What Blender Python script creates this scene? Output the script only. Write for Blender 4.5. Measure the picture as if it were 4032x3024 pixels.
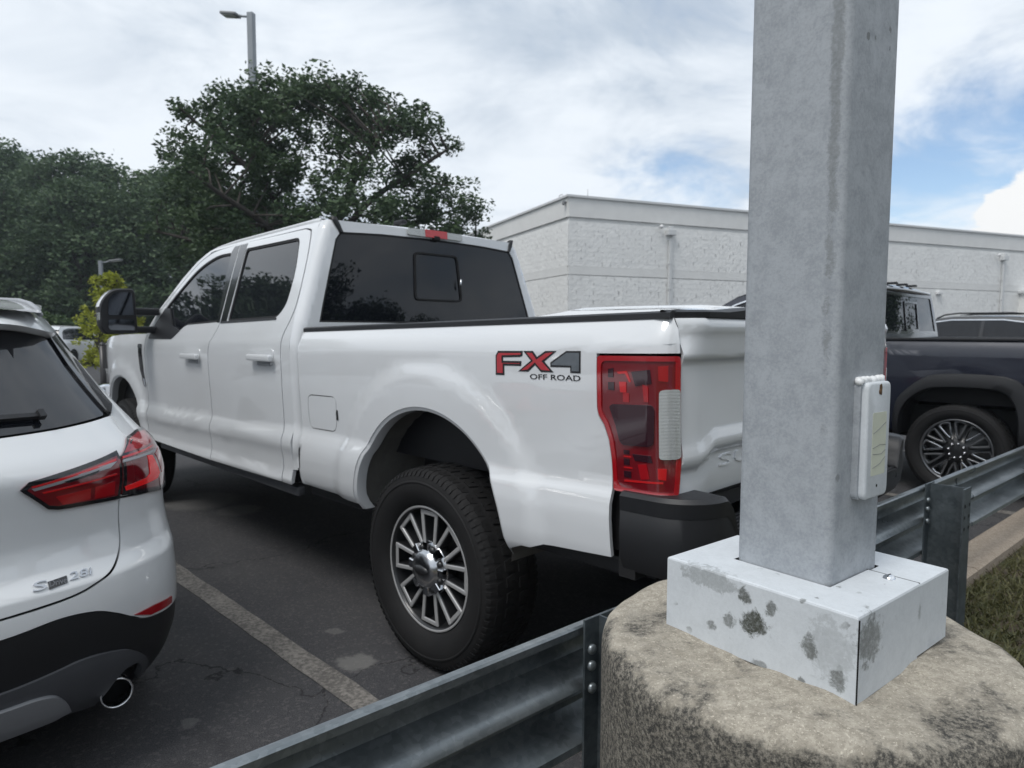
import bpy, bmesh, math, random
import numpy as np
from mathutils import Vector, Matrix
from mathutils.geometry import tessellate_polygon

for o in list(bpy.data.objects): bpy.data.objects.remove(o, do_unlink=True)
scene = bpy.context.scene
COL = scene.collection
R = math.radians
random.seed(7)

# ------------------------------------------------------------------ camera
CAM_H, PITCH, ROLL = 1.405, .0759, .0023
cam_data = bpy.data.cameras.new('camera')
cam = bpy.data.objects.new('camera', cam_data); COL.objects.link(cam)
right = Vector((1, 0, 0)); fwd = Vector((0, math.cos(PITCH), -math.sin(PITCH))); up = Vector((0, math.sin(PITCH), math.cos(PITCH)))
cr_, sr_ = math.cos(ROLL), math.sin(ROLL)
c_r = right*cr_ + up*sr_; c_u = up*cr_ - right*sr_
cam.matrix_world = Matrix(((c_r.x, c_u.x, -fwd.x, 0), (c_r.y, c_u.y, -fwd.y, 0), (c_r.z, c_u.z, -fwd.z, CAM_H), (0, 0, 0, 1)))
cam_data.sensor_width = 36; cam_data.lens = 36*2694.9/4032
cam_data.clip_start = .05; cam_data.clip_end = 3000
cam_data.dof.use_dof = True; cam_data.dof.focus_distance = 1.25; cam_data.dof.aperture_fstop = 8.5
scene.camera = cam

# ------------------------------------------------------------------ sky and sun
SUN_EL, SUN_AZ = R(60), R(-140)         # azimuth from +Y, negative to the left
world = bpy.data.worlds.new('World'); scene.world = world; world.use_nodes = True
nt = world.node_tree; nt.nodes.clear(); N = nt.nodes.new; LK = nt.links.new
def wmath(op, a, b=None, c=None, clamp=False):
    n = N('ShaderNodeMath'); n.operation = op; n.use_clamp = clamp
    for i, v in enumerate((a, b, c)):
        if v is None: continue
        if isinstance(v, (int, float)): n.inputs[i].default_value = v
        else: LK(v, n.inputs[i])
    return n.outputs[0]
def wvec(op, a, b=None, scale=None):
    n = N('ShaderNodeVectorMath'); n.operation = op
    for i, v in enumerate((a, b)):
        if v is None: continue
        if isinstance(v, (tuple, list)): n.inputs[i].default_value = v
        else: LK(v, n.inputs[i])
    if scale is not None: n.inputs['Scale'].default_value = scale
    return n
def wramp(src, lo, hi):
    n = N('ShaderNodeMapRange'); n.interpolation_type = 'SMOOTHSTEP'; LK(src, n.inputs[0])
    n.inputs[1].default_value = lo; n.inputs[2].default_value = hi; return n.outputs[0]
sky = N('ShaderNodeTexSky'); sky.sky_type = 'NISHITA'; sky.sun_disc = False
sky.sun_elevation = SUN_EL; sky.sun_rotation = SUN_AZ; sky.air_density = 1.0; sky.dust_density = .6; sky.ozone_density = 1.5
tc = N('ShaderNodeTexCoord'); sep = N('ShaderNodeSeparateXYZ'); LK(tc.outputs['Generated'], sep.inputs[0])
dx, dy, dz = sep.outputs
den = wmath('ADD', wmath('MAXIMUM', dz, 0.0), .22)
comb = N('ShaderNodeCombineXYZ'); LK(wmath('DIVIDE', dx, den), comb.inputs[0]); LK(wmath('DIVIDE', dy, den), comb.inputs[1]); comb.inputs[2].default_value = 3.3
def wnoise(vec, scale, detail, rough, dist=0.0):
    n = N('ShaderNodeTexNoise'); LK(vec, n.inputs['Vector']); n.inputs['Scale'].default_value = scale
    n.inputs['Detail'].default_value = detail; n.inputs['Roughness'].default_value = rough; n.inputs['Distortion'].default_value = dist
    return n.outputs['Fac']
cv = comb.outputs[0]
n_big = wnoise(cv, .55, 3, .55, .3)
n_mid = wnoise(cv, 1.7, 6, .6, .5)
n_fine = wnoise(cv, 5.0, 4, .6, .6)
# clear patches open low to the right; elsewhere the deck is closed
def toward(az, el):
    return (math.sin(R(az))*math.cos(R(el)), math.cos(R(az))*math.cos(R(el)), math.sin(R(el)))
def blob(az, el, lo, hi):
    d = wvec('DOT_PRODUCT', tc.outputs['Generated'], toward(az, el)).outputs['Value']
    return wramp(d, math.cos(R(lo)), math.cos(R(hi)))
open_r = wmath('ADD', wmath('MULTIPLY', blob(32, 8, 13, 2), .26), wmath('MULTIPLY', blob(44, 24, 16, 3), .08))
open_r = wmath('ADD', open_r, wmath('MULTIPLY', blob(12, 10, 8, 1), .16))
cover = wmath('ADD', wmath('ADD', wmath('MULTIPLY', n_mid, .75), wmath('MULTIPLY', n_fine, .30)), wmath('MULTIPLY', n_big, .30))
cover = wmath('SUBTRACT', wmath('ADD', cover, .06), open_r)
# small bright cumulus low at the right
cum = wmath('ADD', blob(37.5, 7.4, 5.0, 1.0), wmath('MULTIPLY', wmath('SUBTRACT', n_fine, .5), 1.4))
cum = wramp(cum, .42, .62)
mask = wmath('MAXIMUM', wramp(cover, .38, .70), cum)
shade = wmath('ADD', wmath('MULTIPLY', n_big, .55), wmath('MULTIPLY', n_mid, .55))
lum = wramp(shade, .43, .63)
crmp = N('ShaderNodeMix'); crmp.data_type = 'RGBA'; LK(lum, crmp.inputs['Factor'])
crmp.inputs['A'].default_value = (3.5, 4.05, 4.75, 1); crmp.inputs['B'].default_value = (5.85, 6.25, 6.7, 1)
csum = N('ShaderNodeMix'); csum.data_type = 'RGBA'; LK(cum, csum.inputs['Factor'])
LK(crmp.outputs['Result'], csum.inputs['A']); csum.inputs['B'].default_value = (6.4, 6.45, 6.45, 1)
mixs = N('ShaderNodeMix'); mixs.data_type = 'RGBA'; LK(mask, mixs.inputs['Factor'])
LK(sky.outputs[0], mixs.inputs['A']); LK(csum.outputs['Result'], mixs.inputs['B'])
bg = N('ShaderNodeBackground'); LK(mixs.outputs['Result'], bg.inputs[0]); bg.inputs[1].default_value = .10
wo = N('ShaderNodeOutputWorld'); LK(bg.outputs[0], wo.inputs[0])

sun_data = bpy.data.lights.new('sun', 'SUN'); sun_data.energy = 1.3; sun_data.angle = R(24); sun_data.color = (1, .975, .94)
sun = bpy.data.objects.new('sun', sun_data); COL.objects.link(sun)
sd = Vector(toward(math.degrees(SUN_AZ), math.degrees(SUN_EL)))
sun.rotation_euler = (-sd).to_track_quat('-Z', 'Y').to_euler(); sun.location = (0, 0, 30)

scene.view_settings.view_transform = 'Standard'; scene.view_settings.look = 'None'
scene.view_settings.exposure = 0.64; scene.view_settings.gamma = 1.0
scene.view_settings.use_curve_mapping = False
scene.render.engine = 'CYCLES'
scene.cycles.max_bounces = 6; scene.cycles.transparent_max_bounces = 6
scene.render.resolution_x = 1024; scene.render.resolution_y = 768

# ------------------------------------------------------------------ materials
MATS = {}
class NT:
    """small helper round a material's node tree"""
    def __init__(s, name):
        s.m = bpy.data.materials.new(name); s.m.use_nodes = True; s.t = s.m.node_tree
        s.b = s.t.nodes['Principled BSDF']; s.tc = None
        MATS[name] = s.m
    def n(s, t, **k):
        x = s.t.nodes.new(t)
        for a, v in k.items(): setattr(x, a, v)
        return x
    def l(s, a, b): s.t.links.new(a, b)
    def co(s):
        if s.tc is None: s.tc = s.n('ShaderNodeTexCoord')
        return s.tc.outputs['Object']
    def mapv(s, scale=(1, 1, 1), loc=(0, 0, 0)):
        m = s.n('ShaderNodeMapping'); m.inputs['Scale'].default_value = scale; m.inputs['Location'].default_value = loc
        s.l(s.co(), m.inputs[0]); return m.outputs[0]
    def noise(s, scale, detail=4, rough=.55, dist=0, vec=None):
        x = s.n('ShaderNodeTexNoise'); s.l(vec or s.co(), x.inputs['Vector'])
        x.inputs['Scale'].default_value = scale; x.inputs['Detail'].default_value = detail
        x.inputs['Roughness'].default_value = rough; x.inputs['Distortion'].default_value = dist
        return x.outputs['Fac']
    def voro(s, scale, feature='F1', vec=None, out='Distance'):
        x = s.n('ShaderNodeTexVoronoi', feature=feature); s.l(vec or s.co(), x.inputs['Vector']); x.inputs['Scale'].default_value = scale
        return x.outputs[out]
    def ramp(s, src, lo, hi, a=0., b=1.):
        x = s.n('ShaderNodeMapRange', interpolation_type='SMOOTHSTEP'); s.l(src, x.inputs[0])
        for i, v in zip((1, 2, 3, 4), (lo, hi, a, b)): x.inputs[i].default_value = v
        return x.outputs[0]
    def math(s, op, a, b=None, clamp=False):
        x = s.n('ShaderNodeMath', operation=op, use_clamp=clamp)
        for i, v in enumerate((a, b)):
            if v is None: continue
            if isinstance(v, (int, float)): x.inputs[i].default_value = v
            else: s.l(v, x.inputs[i])
        return x.outputs[0]
    def mix(s, f, a, b):
        x = s.n('ShaderNodeMix', data_type='RGBA')
        for k, v in (('Factor', f), ('A', a), ('B', b)):
            if isinstance(v, (int, float)): x.inputs[k].default_value = v
            elif isinstance(v, (tuple, list)): x.inputs[k].default_value = tuple(v)+((1,) if len(v) == 3 else ())
            else: s.l(v, x.inputs[k])
        return x.outputs['Result']
    def xyz(s):
        x = s.n('ShaderNodeSeparateXYZ'); s.l(s.co(), x.inputs[0]); return x.outputs
    def set(s, **k):
        for a, v in k.items():
            i = s.b.inputs[a.replace('_', ' ')]
            if isinstance(v, (int, float)): i.default_value = v
            elif isinstance(v, (tuple, list)): i.default_value = tuple(v)+((1,) if len(v) == 3 else ())
            else: s.l(v, i)
        return s
    def bump(s, h, strength=.3, dist=.01):
        x = s.n('ShaderNodeBump'); x.inputs['Strength'].default_value = strength; x.inputs['Distance'].default_value = dist
        s.l(h, x.inputs['Height']); s.l(x.outputs[0], s.b.inputs['Normal'])
def simple(name, col, rough=.5, metal=0, coat=0, var=.0, scale=20, bump=0, bscale=200, spec=.5, ior=1.5):
    t = NT(name)
    if var:
        t.set(Base_Color=t.mix(t.noise(scale, 5, .6), tuple(c*(1-var) for c in col), tuple(min(1, c*(1+var)) for c in col)))
    else: t.set(Base_Color=col)
    t.set(Roughness=rough, Metallic=metal, Coat_Weight=coat, Coat_Roughness=.03, Specular_IOR_Level=spec, IOR=ior)
    if bump: t.bump(t.noise(bscale, 3, .6), bump, .003)
    return t.m
def paint(name, col, dirt=(.45, .43, .40), amount=.25, flake=0, coat_ior=1.5):
    t = NT(name)
    d = t.ramp(t.noise(2.3, 6, .62), .45, .75)
    f = t.math('MULTIPLY', d, amount*.4)
    t.set(Base_Color=t.mix(f, col, dirt), Roughness=t.ramp(t.noise(6, 5, .6), .3, .7, .28, .40), Coat_Weight=1.0, Coat_Roughness=.025, Coat_IOR=coat_ior, Metallic=flake)
    return t.m

paint('white_paint', (.66, .675, .69), coat_ior=1.7)
paint('suv_white_paint', (.68, .695, .705), amount=.12, coat_ior=1.7)
paint('navy_paint', (.004, .006, .017), (.03, .03, .035), .25, .1)
paint('black_paint', (.012, .013, .016), amount=.05)
paint('silver_paint', (.45, .47, .49), flake=.6)
paint('red_paint', (.3, .02, .02))
simple('black_trim', (.009, .0095, .0115), .48, var=.25, scale=8, bump=.12, bscale=600)
simple('bumper_black', (.011, .0115, .0135), .55, var=.3, scale=6, bump=.2, bscale=500)
simple('gloss_black', (.01, .01, .012), .12, coat=.6)
simple('gap_black', (.006, .006, .007), .8)
simple('grey_plastic', (.065, .068, .076), .45, var=.15, scale=10)
simple('silver_plastic', (.32, .33, .35), .38, metal=.4)
simple('chrome', (.82, .83, .85), .07, metal=1)
simple('dull_chrome', (.55, .56, .58), .22, metal=1)
simple('machined_alloy', (.42, .42, .42), .38, metal=.35, var=.1, scale=30)
simple('dark_alloy', (.014, .0145, .016), .40, coat=.3)
simple('grey_alloy', (.20, .205, .215), .32, metal=.8)
simple('tint_glass', (.006, .007, .010), .015, ior=1.5, spec=.5)
simple('side_glass', (.008, .009, .012), .015, ior=1.75, spec=.5)
simple('mirror_glass', (.15, .16, .18), .05, metal=1)
simple('liner', (.13, .125, .115), .85, var=.35, scale=12)
simple('under', (.012, .012, .013), .8)
simple('red_lens', (.34, .005, .010), .10, coat=1, spec=.8)
simple('deep_red_lens', (.15, .005, .010), .10, coat=1, spec=.8)
simple('dark_lens', (.030, .007, .013), .12, coat=1)
simple('bright_red', (.52, .008, .011), .2, coat=1)
simple('glow_red', (.95, .010, .012), .25, coat=.5)
simple('decal_black', (.015, .015, .017), .35)
simple('decal_red', (.40, .035, .045), .35, var=.2, scale=30)
simple('decal_grey', (.11, .125, .14), .35, var=.3, scale=25)
simple('sticker', (.55, .57, .47), .5, var=.08, scale=30)
simple('caulk', (.78, .79, .79), .7)
simple('rust', (.10, .055, .025), .9, var=.5, scale=200)
simple('hole_black', (.003, .003, .003), .9)
simple('lamp_grey', (.20, .205, .21), .5, metal=.3)
simple('lamp_lens', (.55, .55, .52), .25)
simple('post_grey', (.25, .27, .29), .5, metal=.2, var=.1, scale=3)
simple('corral_black', (.02, .018, .018), .35)
simple('pvc_white', (.7, .7, .7), .5)
simple('bark', (.055, .047, .040), .9, var=.4, scale=8)

def m_clear():
    t = NT('clear_lens')
    w = t.n('ShaderNodeTexWave', wave_type='BANDS', bands_direction='Z'); t.l(t.co(), w.inputs[0]); w.inputs['Scale'].default_value = 75; w.inputs['Distortion'].default_value = .2
    t.set(Base_Color=t.mix(w.outputs['Fac'], (.36, .37, .36), (.58, .60, .59)), Roughness=.12, Coat_Weight=1.0, Metallic=.35)
    t.bump(w.outputs['Fac'], .25, .003)
m_clear()
def m_tyre():
    t = NT('rubber')
    t.set(Base_Color=t.mix(t.noise(9, 6, .65), (.006, .006, .007), (.017, .0165, .0165)), Roughness=.75, Specular_IOR_Level=.3)
    t.bump(t.noise(160, 3, .6), .25, .002)
m_tyre()
def m_asphalt():
    t = NT('asphalt')
    fine = t.noise(210, 3, .7); mid = t.noise(26, 5, .6); big = t.noise(.9, 5, .55, .4)
    col = t.mix(t.ramp(fine, .30, .72), (.016, .0165, .020), (.078, .077, .081))
    col = t.mix(t.math('MULTIPLY', t.ramp(mid, .35, .75), .4), col, (.070, .068, .070))
    col = t.mix(t.math('MULTIPLY', t.ramp(big, .45, .7), .35), col, (.085, .082, .080))
    ck = t.n('ShaderNodeTexVoronoi', feature='DISTANCE_TO_EDGE'); wv = t.n('ShaderNodeVectorMath', operation='ADD'); nz = t.n('ShaderNodeTexNoise'); t.l(t.co(), nz.inputs['Vector']); nz.inputs['Scale'].default_value = 2.2; nz.inputs['Detail'].default_value = 6
    t.l(t.co(), wv.inputs[0]); t.l(nz.outputs['Color'], wv.inputs[1]); t.l(wv.outputs[0], ck.inputs['Vector']); ck.inputs['Scale'].default_value = .55
    col = t.mix(t.math('MULTIPLY', t.ramp(ck.outputs['Distance'], .006, .001), .8), col, (.008, .008, .009))
    stone = t.n('ShaderNodeTexVoronoi'); t.l(t.co(), stone.inputs['Vector']); stone.inputs['Scale'].default_value = 95
    sc = t.n('ShaderNodeSeparateColor'); t.l(stone.outputs['Color'], sc.inputs[0])
    col = t.mix(t.math('MULTIPLY', t.ramp(sc.outputs[0], .80, .95), .2), col, (.19, .18, .17))
    oil = t.ramp(t.noise(1.6, 4, .5, .5), .60, .72)
    col = t.mix(t.math('MULTIPLY', oil, .45), col, (.014, .014, .016))
    # dark oily drip zone texture and pale dried splashes, each with its own shape
    sp = t.noise(3.4, 7, .62, .9)
    col = t.mix(t.math('MULTIPLY', t.ramp(sp, .66, .76), .42), col, (.17, .165, .16))
    sep = t.n('ShaderNodeSeparateXYZ'); t.l(t.co(), sep.inputs[0])
    wob = t.math('MULTIPLY', t.math('SUBTRACT', t.noise(14, 5, .65), .5), .12)
    for (px, py, r, k) in ((-.663, 2.813, .075, .55), (-.83, 3.13, .035, .35), (-1.02, 1.93, .05, .4), (-.93, 1.72, .045, .5), (-.62, 1.80, .03, .4), (-1.15, 2.35, .03, .35), (-2.6, 5.6, .30, .35), (-2.15, 5.3, .16, .3)):
        a = t.math('SUBTRACT', sep.outputs[0], px); b = t.math('SUBTRACT', sep.outputs[1], py)
        d = t.math('SQRT', t.math('ADD', t.math('MULTIPLY', a, a), t.math('MULTIPLY', b, b)))
        f = t.ramp(t.math('ADD', d, wob), r*1.25, r*.75)
        col = t.mix(t.math('MULTIPLY', f, k), col, (.20, .195, .185))
    t.set(Base_Color=col, Roughness=.86, Specular_IOR_Level=.35)
    t.bump(fine, .6, .006)
m_asphalt()
def m_line():
    t = NT('worn_line_paint')
    wear = t.noise(55, 6, .7); big = t.noise(5, 4, .6)
    f = t.ramp(t.math('ADD', wear, t.math('MULTIPLY', big, .35)), .50, .80)
    t.set(Base_Color=t.mix(f, (.22, .205, .185), (.085, .079, .073)), Roughness=.85)
    t.bump(wear, .4, .004)
m_line()
def m_concrete(name, lo, hi, mould, amount, zfade=None):
    t = NT(name)
    grain = t.noise(260, 4, .75); mot = t.noise(52, 7, .74, .2); big = t.noise(5.0, 6, .62, .3); chip = t.noise(230, 3, .7)
    col = t.mix(t.ramp(mot, .32, .7), lo, hi)
    col = t.mix(t.math('MULTIPLY', t.ramp(chip, .57, .66), .8), col, tuple(min(1, c*1.35) for c in hi))
    col = t.mix(t.math('MULTIPLY', t.ramp(grain, .47, .30), .6), col, tuple(c*.35 for c in lo))
    m = t.math('ADD', t.math('MULTIPLY', big, .8), t.math('MULTIPLY', mot, .35))
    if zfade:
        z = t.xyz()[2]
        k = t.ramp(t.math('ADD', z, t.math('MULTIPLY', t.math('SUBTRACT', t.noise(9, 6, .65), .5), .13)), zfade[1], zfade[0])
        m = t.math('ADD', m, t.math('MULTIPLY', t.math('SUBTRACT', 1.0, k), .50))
    f = t.math('MULTIPLY', t.ramp(m, .56, .95), amount)
    speck = t.ramp(t.noise(140, 6, .8), .38, .60)
    f = t.math('MULTIPLY', f, t.math('ADD', t.math('MULTIPLY', speck, .62), .38))
    t.set(Base_Color=t.mix(f, col, mould), Roughness=.92, Specular_IOR_Level=.25)
    t.bump(t.math('ADD', grain, t.math('MULTIPLY', mot, 1.5)), .6, .004)
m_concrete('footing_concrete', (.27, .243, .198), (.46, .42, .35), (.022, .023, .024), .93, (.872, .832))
m_concrete('kerb_concrete', (.27, .22, .17), (.43, .36, .29), (.12, .10, .08), .5)
def m_pole(name, base, chalk, mott, stain=None, edge=None):
    t = NT(name)
    n1 = t.noise(26, 8, .74, .3); n2 = t.noise(190, 4, .75); n3 = t.noise(3.2, 4, .6)
    f = t.ramp(t.math('ADD', t.math('MULTIPLY', n1, .7), t.math('MULTIPLY', n2, .45)), .44, .74)
    col = t.mix(t.math('MULTIPLY', f, mott), base, chalk)
    col = t.mix(t.math('MULTIPLY', t.ramp(t.noise(46, 5, .7), .64, .74), .35), col, (.22, .23, .235))
    if stain:
        vo = t.n('ShaderNodeTexVoronoi'); t.l(t.co(), vo.inputs['Vector']); vo.inputs['Scale'].default_value = 42
        vs_ = t.n('ShaderNodeSeparateColor'); t.l(vo.outputs['Color'], vs_.inputs[0])
        dsp = t.math('ADD', vo.outputs['Distance'], t.math('MULTIPLY', t.math('SUBTRACT', t.noise(160, 4, .7), .5), .5))
        spot = t.math('MULTIPLY', t.ramp(dsp, .30, .20), t.math('MULTIPLY', t.ramp(vs_.outputs[0], .74, .78), t.ramp(t.noise(6.5, 3, .5), .50, .58)))
        col = t.mix(t.math('MULTIPLY', spot, .75), col, (.10, .105, .095))
        for (px, py, pz, rx, ry, rz, k, sc) in stain:
            m = t.n('ShaderNodeMapping'); m.inputs['Location'].default_value = (-px/rx, -py/ry, -pz/rz); m.inputs['Scale'].default_value = (1/rx, 1/ry, 1/rz)
            t.l(t.co(), m.inputs[0]); ln = t.n('ShaderNodeVectorMath', operation='LENGTH'); t.l(m.outputs[0], ln.inputs[0])
            nz = t.math('MULTIPLY', t.math('SUBTRACT', t.noise(sc, 6, .75, .4), .5), 2.2)
            g = t.ramp(t.math('ADD', ln.outputs['Value'], nz), .95, .55)
            sp = t.ramp(t.noise(150, 5, .8), .25, .6)
            col = t.mix(t.math('MULTIPLY', t.math('MULTIPLY', g, k), t.math('ADD', t.math('MULTIPLY', sp, .5), .5)), col, (.050, .054, .042))
    t.set(Base_Color=col, Roughness=t.ramp(n1, .3, .7, .42, .62), Specular_IOR_Level=.4)
    t.bump(t.math('ADD', n2, t.math('MULTIPLY', n1, .6)), .18, .002)
    return t
def m_galv(name, lo, hi, rough=(.38, .6)):
    t = NT(name)
    v = t.n('ShaderNodeTexVoronoi'); t.l(t.co(), v.inputs['Vector']); v.inputs['Scale'].default_value = 70
    sp = t.n('ShaderNodeSeparateColor'); t.l(v.outputs['Color'], sp.inputs[0])
    st = t.noise(1.0, 6, .65, vec=t.mapv((1.5, 12, 12))); big = t.noise(3.5, 6, .65, .4)
    f = t.math('ADD', t.math('MULTIPLY', sp.outputs[0], .10), t.math('ADD', t.math('MULTIPLY', st, .45), t.math('MULTIPLY', big, .5)))
    col = t.mix(t.ramp(f, .36, .78), lo, hi)
    scuff = t.math('MULTIPLY', t.ramp(t.noise(26, 7, .8, .6), .58, .72), t.ramp(t.noise(2.2, 3, .5), .48, .62))
    col = t.mix(t.math('MULTIPLY', scuff, .5), col, tuple(min(1, c*1.6) for c in hi))
    t.set(Base_Color=col, Metallic=.7, Roughness=t.ramp(f, .3, .8, *rough))
    t.bump(t.math('ADD', t.noise(90, 4, .7), t.math('MULTIPLY', scuff, 1.5)), .10, .002)
m_galv('galvanised', (.15, .172, .185), (.34, .37, .385), (.26, .46))
m_galv('galvanised_dark', (.075, .092, .102), (.18, .205, .22), (.45, .65))
def m_block(name, lo, hi):
    t = NT(name)
    n1 = t.noise(2.2, 6, .65); n2 = t.noise(.35, 4, .6)
    col = t.mix(t.ramp(t.math('ADD', t.math('MULTIPLY', n1, .6), t.math('MULTIPLY', n2, .5)), .35, .75), lo, hi)
    t.set(Base_Color=col, Roughness=.85); t.bump(t.noise(14, 5, .7), .2, .02)
m_block('wall_white', (.69, .69, .675), (.76, .76, .74))
m_block('wall_rough', (.74, .74, .725), (.84, .84, .82))
simple('coping', (.60, .61, .61), .5, var=.05, scale=2)
def m_soil():
    t = NT('verge_soil')
    a = t.noise(6, 6, .65); b = t.noise(45, 5, .7)
    col = t.mix(t.ramp(a, .4, .62), (.055, .062, .022), (.085, .062, .042))
    col = t.mix(t.math('MULTIPLY', t.ramp(b, .4, .7), .7), col, (.035, .030, .020))
    t.set(Base_Color=col, Roughness=.95); t.bump(b, .8, .02)
m_soil()
def m_leaf(name, dark, light, trans=.25):
    t = NT(name)
    at = t.n('ShaderNodeAttribute'); at.attribute_name = 'tone'
    cl = t.noise(.55, 4, .6)
    f = t.math('ADD', t.math('MULTIPLY', at.outputs['Fac'], .55), t.math('MULTIPLY', t.ramp(cl, .3, .7), .45))
    col = t.mix(f, dark, light)
    t.set(Base_Color=col, Roughness=.55, Specular_IOR_Level=.3)
    tr = t.n('ShaderNodeBsdfTranslucent'); t.l(col, tr.inputs[0])
    ms = t.n('ShaderNodeMixShader'); ms.inputs[0].default_value = trans
    t.l(t.b.outputs[0], ms.inputs[1]); t.l(tr.outputs[0], ms.inputs[2])
    t.l(ms.outputs[0], t.t.nodes['Material Output'].inputs[0])
m_leaf('leaf_oak', (.026, .050, .026), (.092, .142, .062))
m_leaf('leaf_wood', (.034, .064, .036), (.105, .160, .074))
m_leaf('leaf_fresh', (.05, .09, .04), (.12, .18, .07))
m_leaf('leaf_yellow', (.24, .28, .03), (.52, .54, .09), .4)
m_leaf('leaf_bush', (.030, .060, .020), (.075, .125, .040))
m_leaf('grass_blade', (.050, .058, .020), (.165, .150, .070), .2)

# ------------------------------------------------------------------ helpers
def link(name, me, mat, parent=None):
    o = bpy.data.objects.new(name, me); COL.objects.link(o)
    if mat: me.materials.append(MATS[mat] if isinstance(mat, str) else mat)
    if parent: o.parent = parent
    return o
def tag(o, label, cat, group=None):
    o['label'] = label; o['category'] = cat
    if group: o['group'] = group
    return o
def thing(name, label, cat, loc=(0, 0, 0), rz=0, group=None):
    o = bpy.data.objects.new(name, None); COL.objects.link(o); o.empty_display_size = .1
    o.location = loc; o.rotation_euler = (0, 0, rz)
    return tag(o, label, cat, group)
def structure(o): o['kind'] = 'structure'; return o
class MB:
    """collects simple shapes and links them as one mesh object"""
    def __init__(s): s.v = []; s.f = []; s.sm = []
    def add(s, vs, fs, smooth=False):
        b = len(s.v); s.v += [tuple(x) for x in vs]; s.f += [tuple(b+i for i in f) for f in fs]; s.sm += [smooth]*len(fs); return s
    def box(s, c, d, rz=0, bev=0, m=None):
        hx, hy, hz = d[0]/2, d[1]/2, d[2]/2
        if not bev:
            vs = [(x, y, z) for x in (-hx, hx) for y in (-hy, hy) for z in (-hz, hz)]
            fs = [(0, 1, 3, 2), (4, 6, 7, 5), (0, 4, 5, 1), (2, 3, 7, 6), (0, 2, 6, 4), (1, 5, 7, 3)]
        else:
            bm = bmesh.new(); bmesh.ops.create_cube(bm, size=1)
            bmesh.ops.scale(bm, vec=d, verts=bm.verts)
            bmesh.ops.bevel(bm, geom=bm.edges[:], offset=bev, segments=2, affect='EDGES', profile=.6)
            bm.verts.index_update(); vs = [v.co.copy() for v in bm.verts]; fs = [[v.index for v in f.verts] for f in bm.faces]; bm.free()
        if m is None: m = Matrix.Translation(c) @ Matrix.Rotation(rz, 4, 'Z')
        return s.add([m @ Vector(v) for v in vs], fs)
    def tube(s, pts, rad, n=8, cap=True):
        pts = [Vector(p) for p in pts]; k = len(pts)
        if not isinstance(rad, (list, tuple)): rad = [rad]*k
        vs = []
        for i, p in enumerate(pts):
            d = (pts[min(i+1, k-1)]-pts[max(i-1, 0)]).normalized()
            a = d.orthogonal().normalized() if i == 0 else (a-d*a.dot(d)).normalized()
            b = d.cross(a)
            vs += [p+(a*math.cos(2*math.pi*j/n)+b*math.sin(2*math.pi*j/n))*rad[i] for j in range(n)]
        fs = [(i*n+j, i*n+(j+1) % n, (i+1)*n+(j+1) % n, (i+1)*n+j) for i in range(k-1) for j in range(n)]
        if cap: fs += [tuple(range(n-1, -1, -1)), tuple((k-1)*n+j for j in range(n))]
        return s.add(vs, fs, True)
    def lathe(s, prof, n=48, axis='Z', c=(0, 0, 0), closed=False):
        vs = []
        for r, h in prof:
            for j in range(n):
                a = 2*math.pi*j/n; x, y = r*math.cos(a), r*math.sin(a)
                vs.append({'Z': (x, y, h), 'Y': (x, h, y), 'X': (h, x, y)}[axis])
        vs = [(v[0]+c[0], v[1]+c[1], v[2]+c[2]) for v in vs]; k = len(prof)
        fs = [(i*n+j, i*n+(j+1) % n, ((i+1) % k)*n+(j+1) % n, ((i+1) % k)*n+j) for i in range(k if closed else k-1) for j in range(n)]
        return s.add(vs, fs, True)
    def prism(s, poly, fn, d0, d1):
        """polygon (2D list) swept between depth d0 and d1; fn(u, v, d) -> xyz"""
        n = len(poly); vs = [fn(u, v, d0) for u, v in poly]+[fn(u, v, d1) for u, v in poly]
        fs = [(i, (i+1) % n, n+(i+1) % n, n+i) for i in range(n)]
        tr = tessellate_polygon([[Vector((u, v, 0)) for u, v in poly]])
        fs += [tuple(t) for t in tr]+[tuple(n+i for i in reversed(t)) for t in tr]
        return s.add(vs, fs)
    def build(s, name, mat, parent=None, fix=True, smooth=None, auto=None):
        me = bpy.data.meshes.new(name); me.from_pydata(s.v, [], s.f)
        sm = s.sm if smooth is None else [smooth]*len(s.f)
        me.polygons.foreach_set('use_smooth', sm)
        if fix:
            bm = bmesh.new(); bm.from_mesh(me); bmesh.ops.recalc_face_normals(bm, faces=bm.faces); bm.to_mesh(me); bm.free()
        if auto is not None:
            me.polygons.foreach_set('use_smooth', [True]*len(me.polygons)); me.set_sharp_from_angle(angle=R(auto))
        me.update(); return link(name, me, mat, parent)
def copy_thing(root, parent=None):
    c = root.copy(); COL.objects.link(c); c.parent = parent
    for ch in list(root.children): copy_thing(ch, c)
    return c
def rnd(poly, r, n=5):
    """round the corners of a closed polygon; r a number or one radius per corner"""
    out = []; k = len(poly)
    for i, p in enumerate(poly):
        rr = r[i] if isinstance(r, (list, tuple)) else r
        p = Vector(p); a = Vector(poly[i-1])-p; b = Vector(poly[(i+1) % k])-p
        if rr <= 0 or a.length < 1e-6 or b.length < 1e-6: out.append(tuple(p)); continue
        q = min(rr, a.length*.48, b.length*.48); s0 = p+a.normalized()*q; s1 = p+b.normalized()*q
        for j in range(n+1):
            t = j/n; out.append(tuple(s0*(1-t)**2+p*2*t*(1-t)+s1*t*t))
    return out
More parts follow.
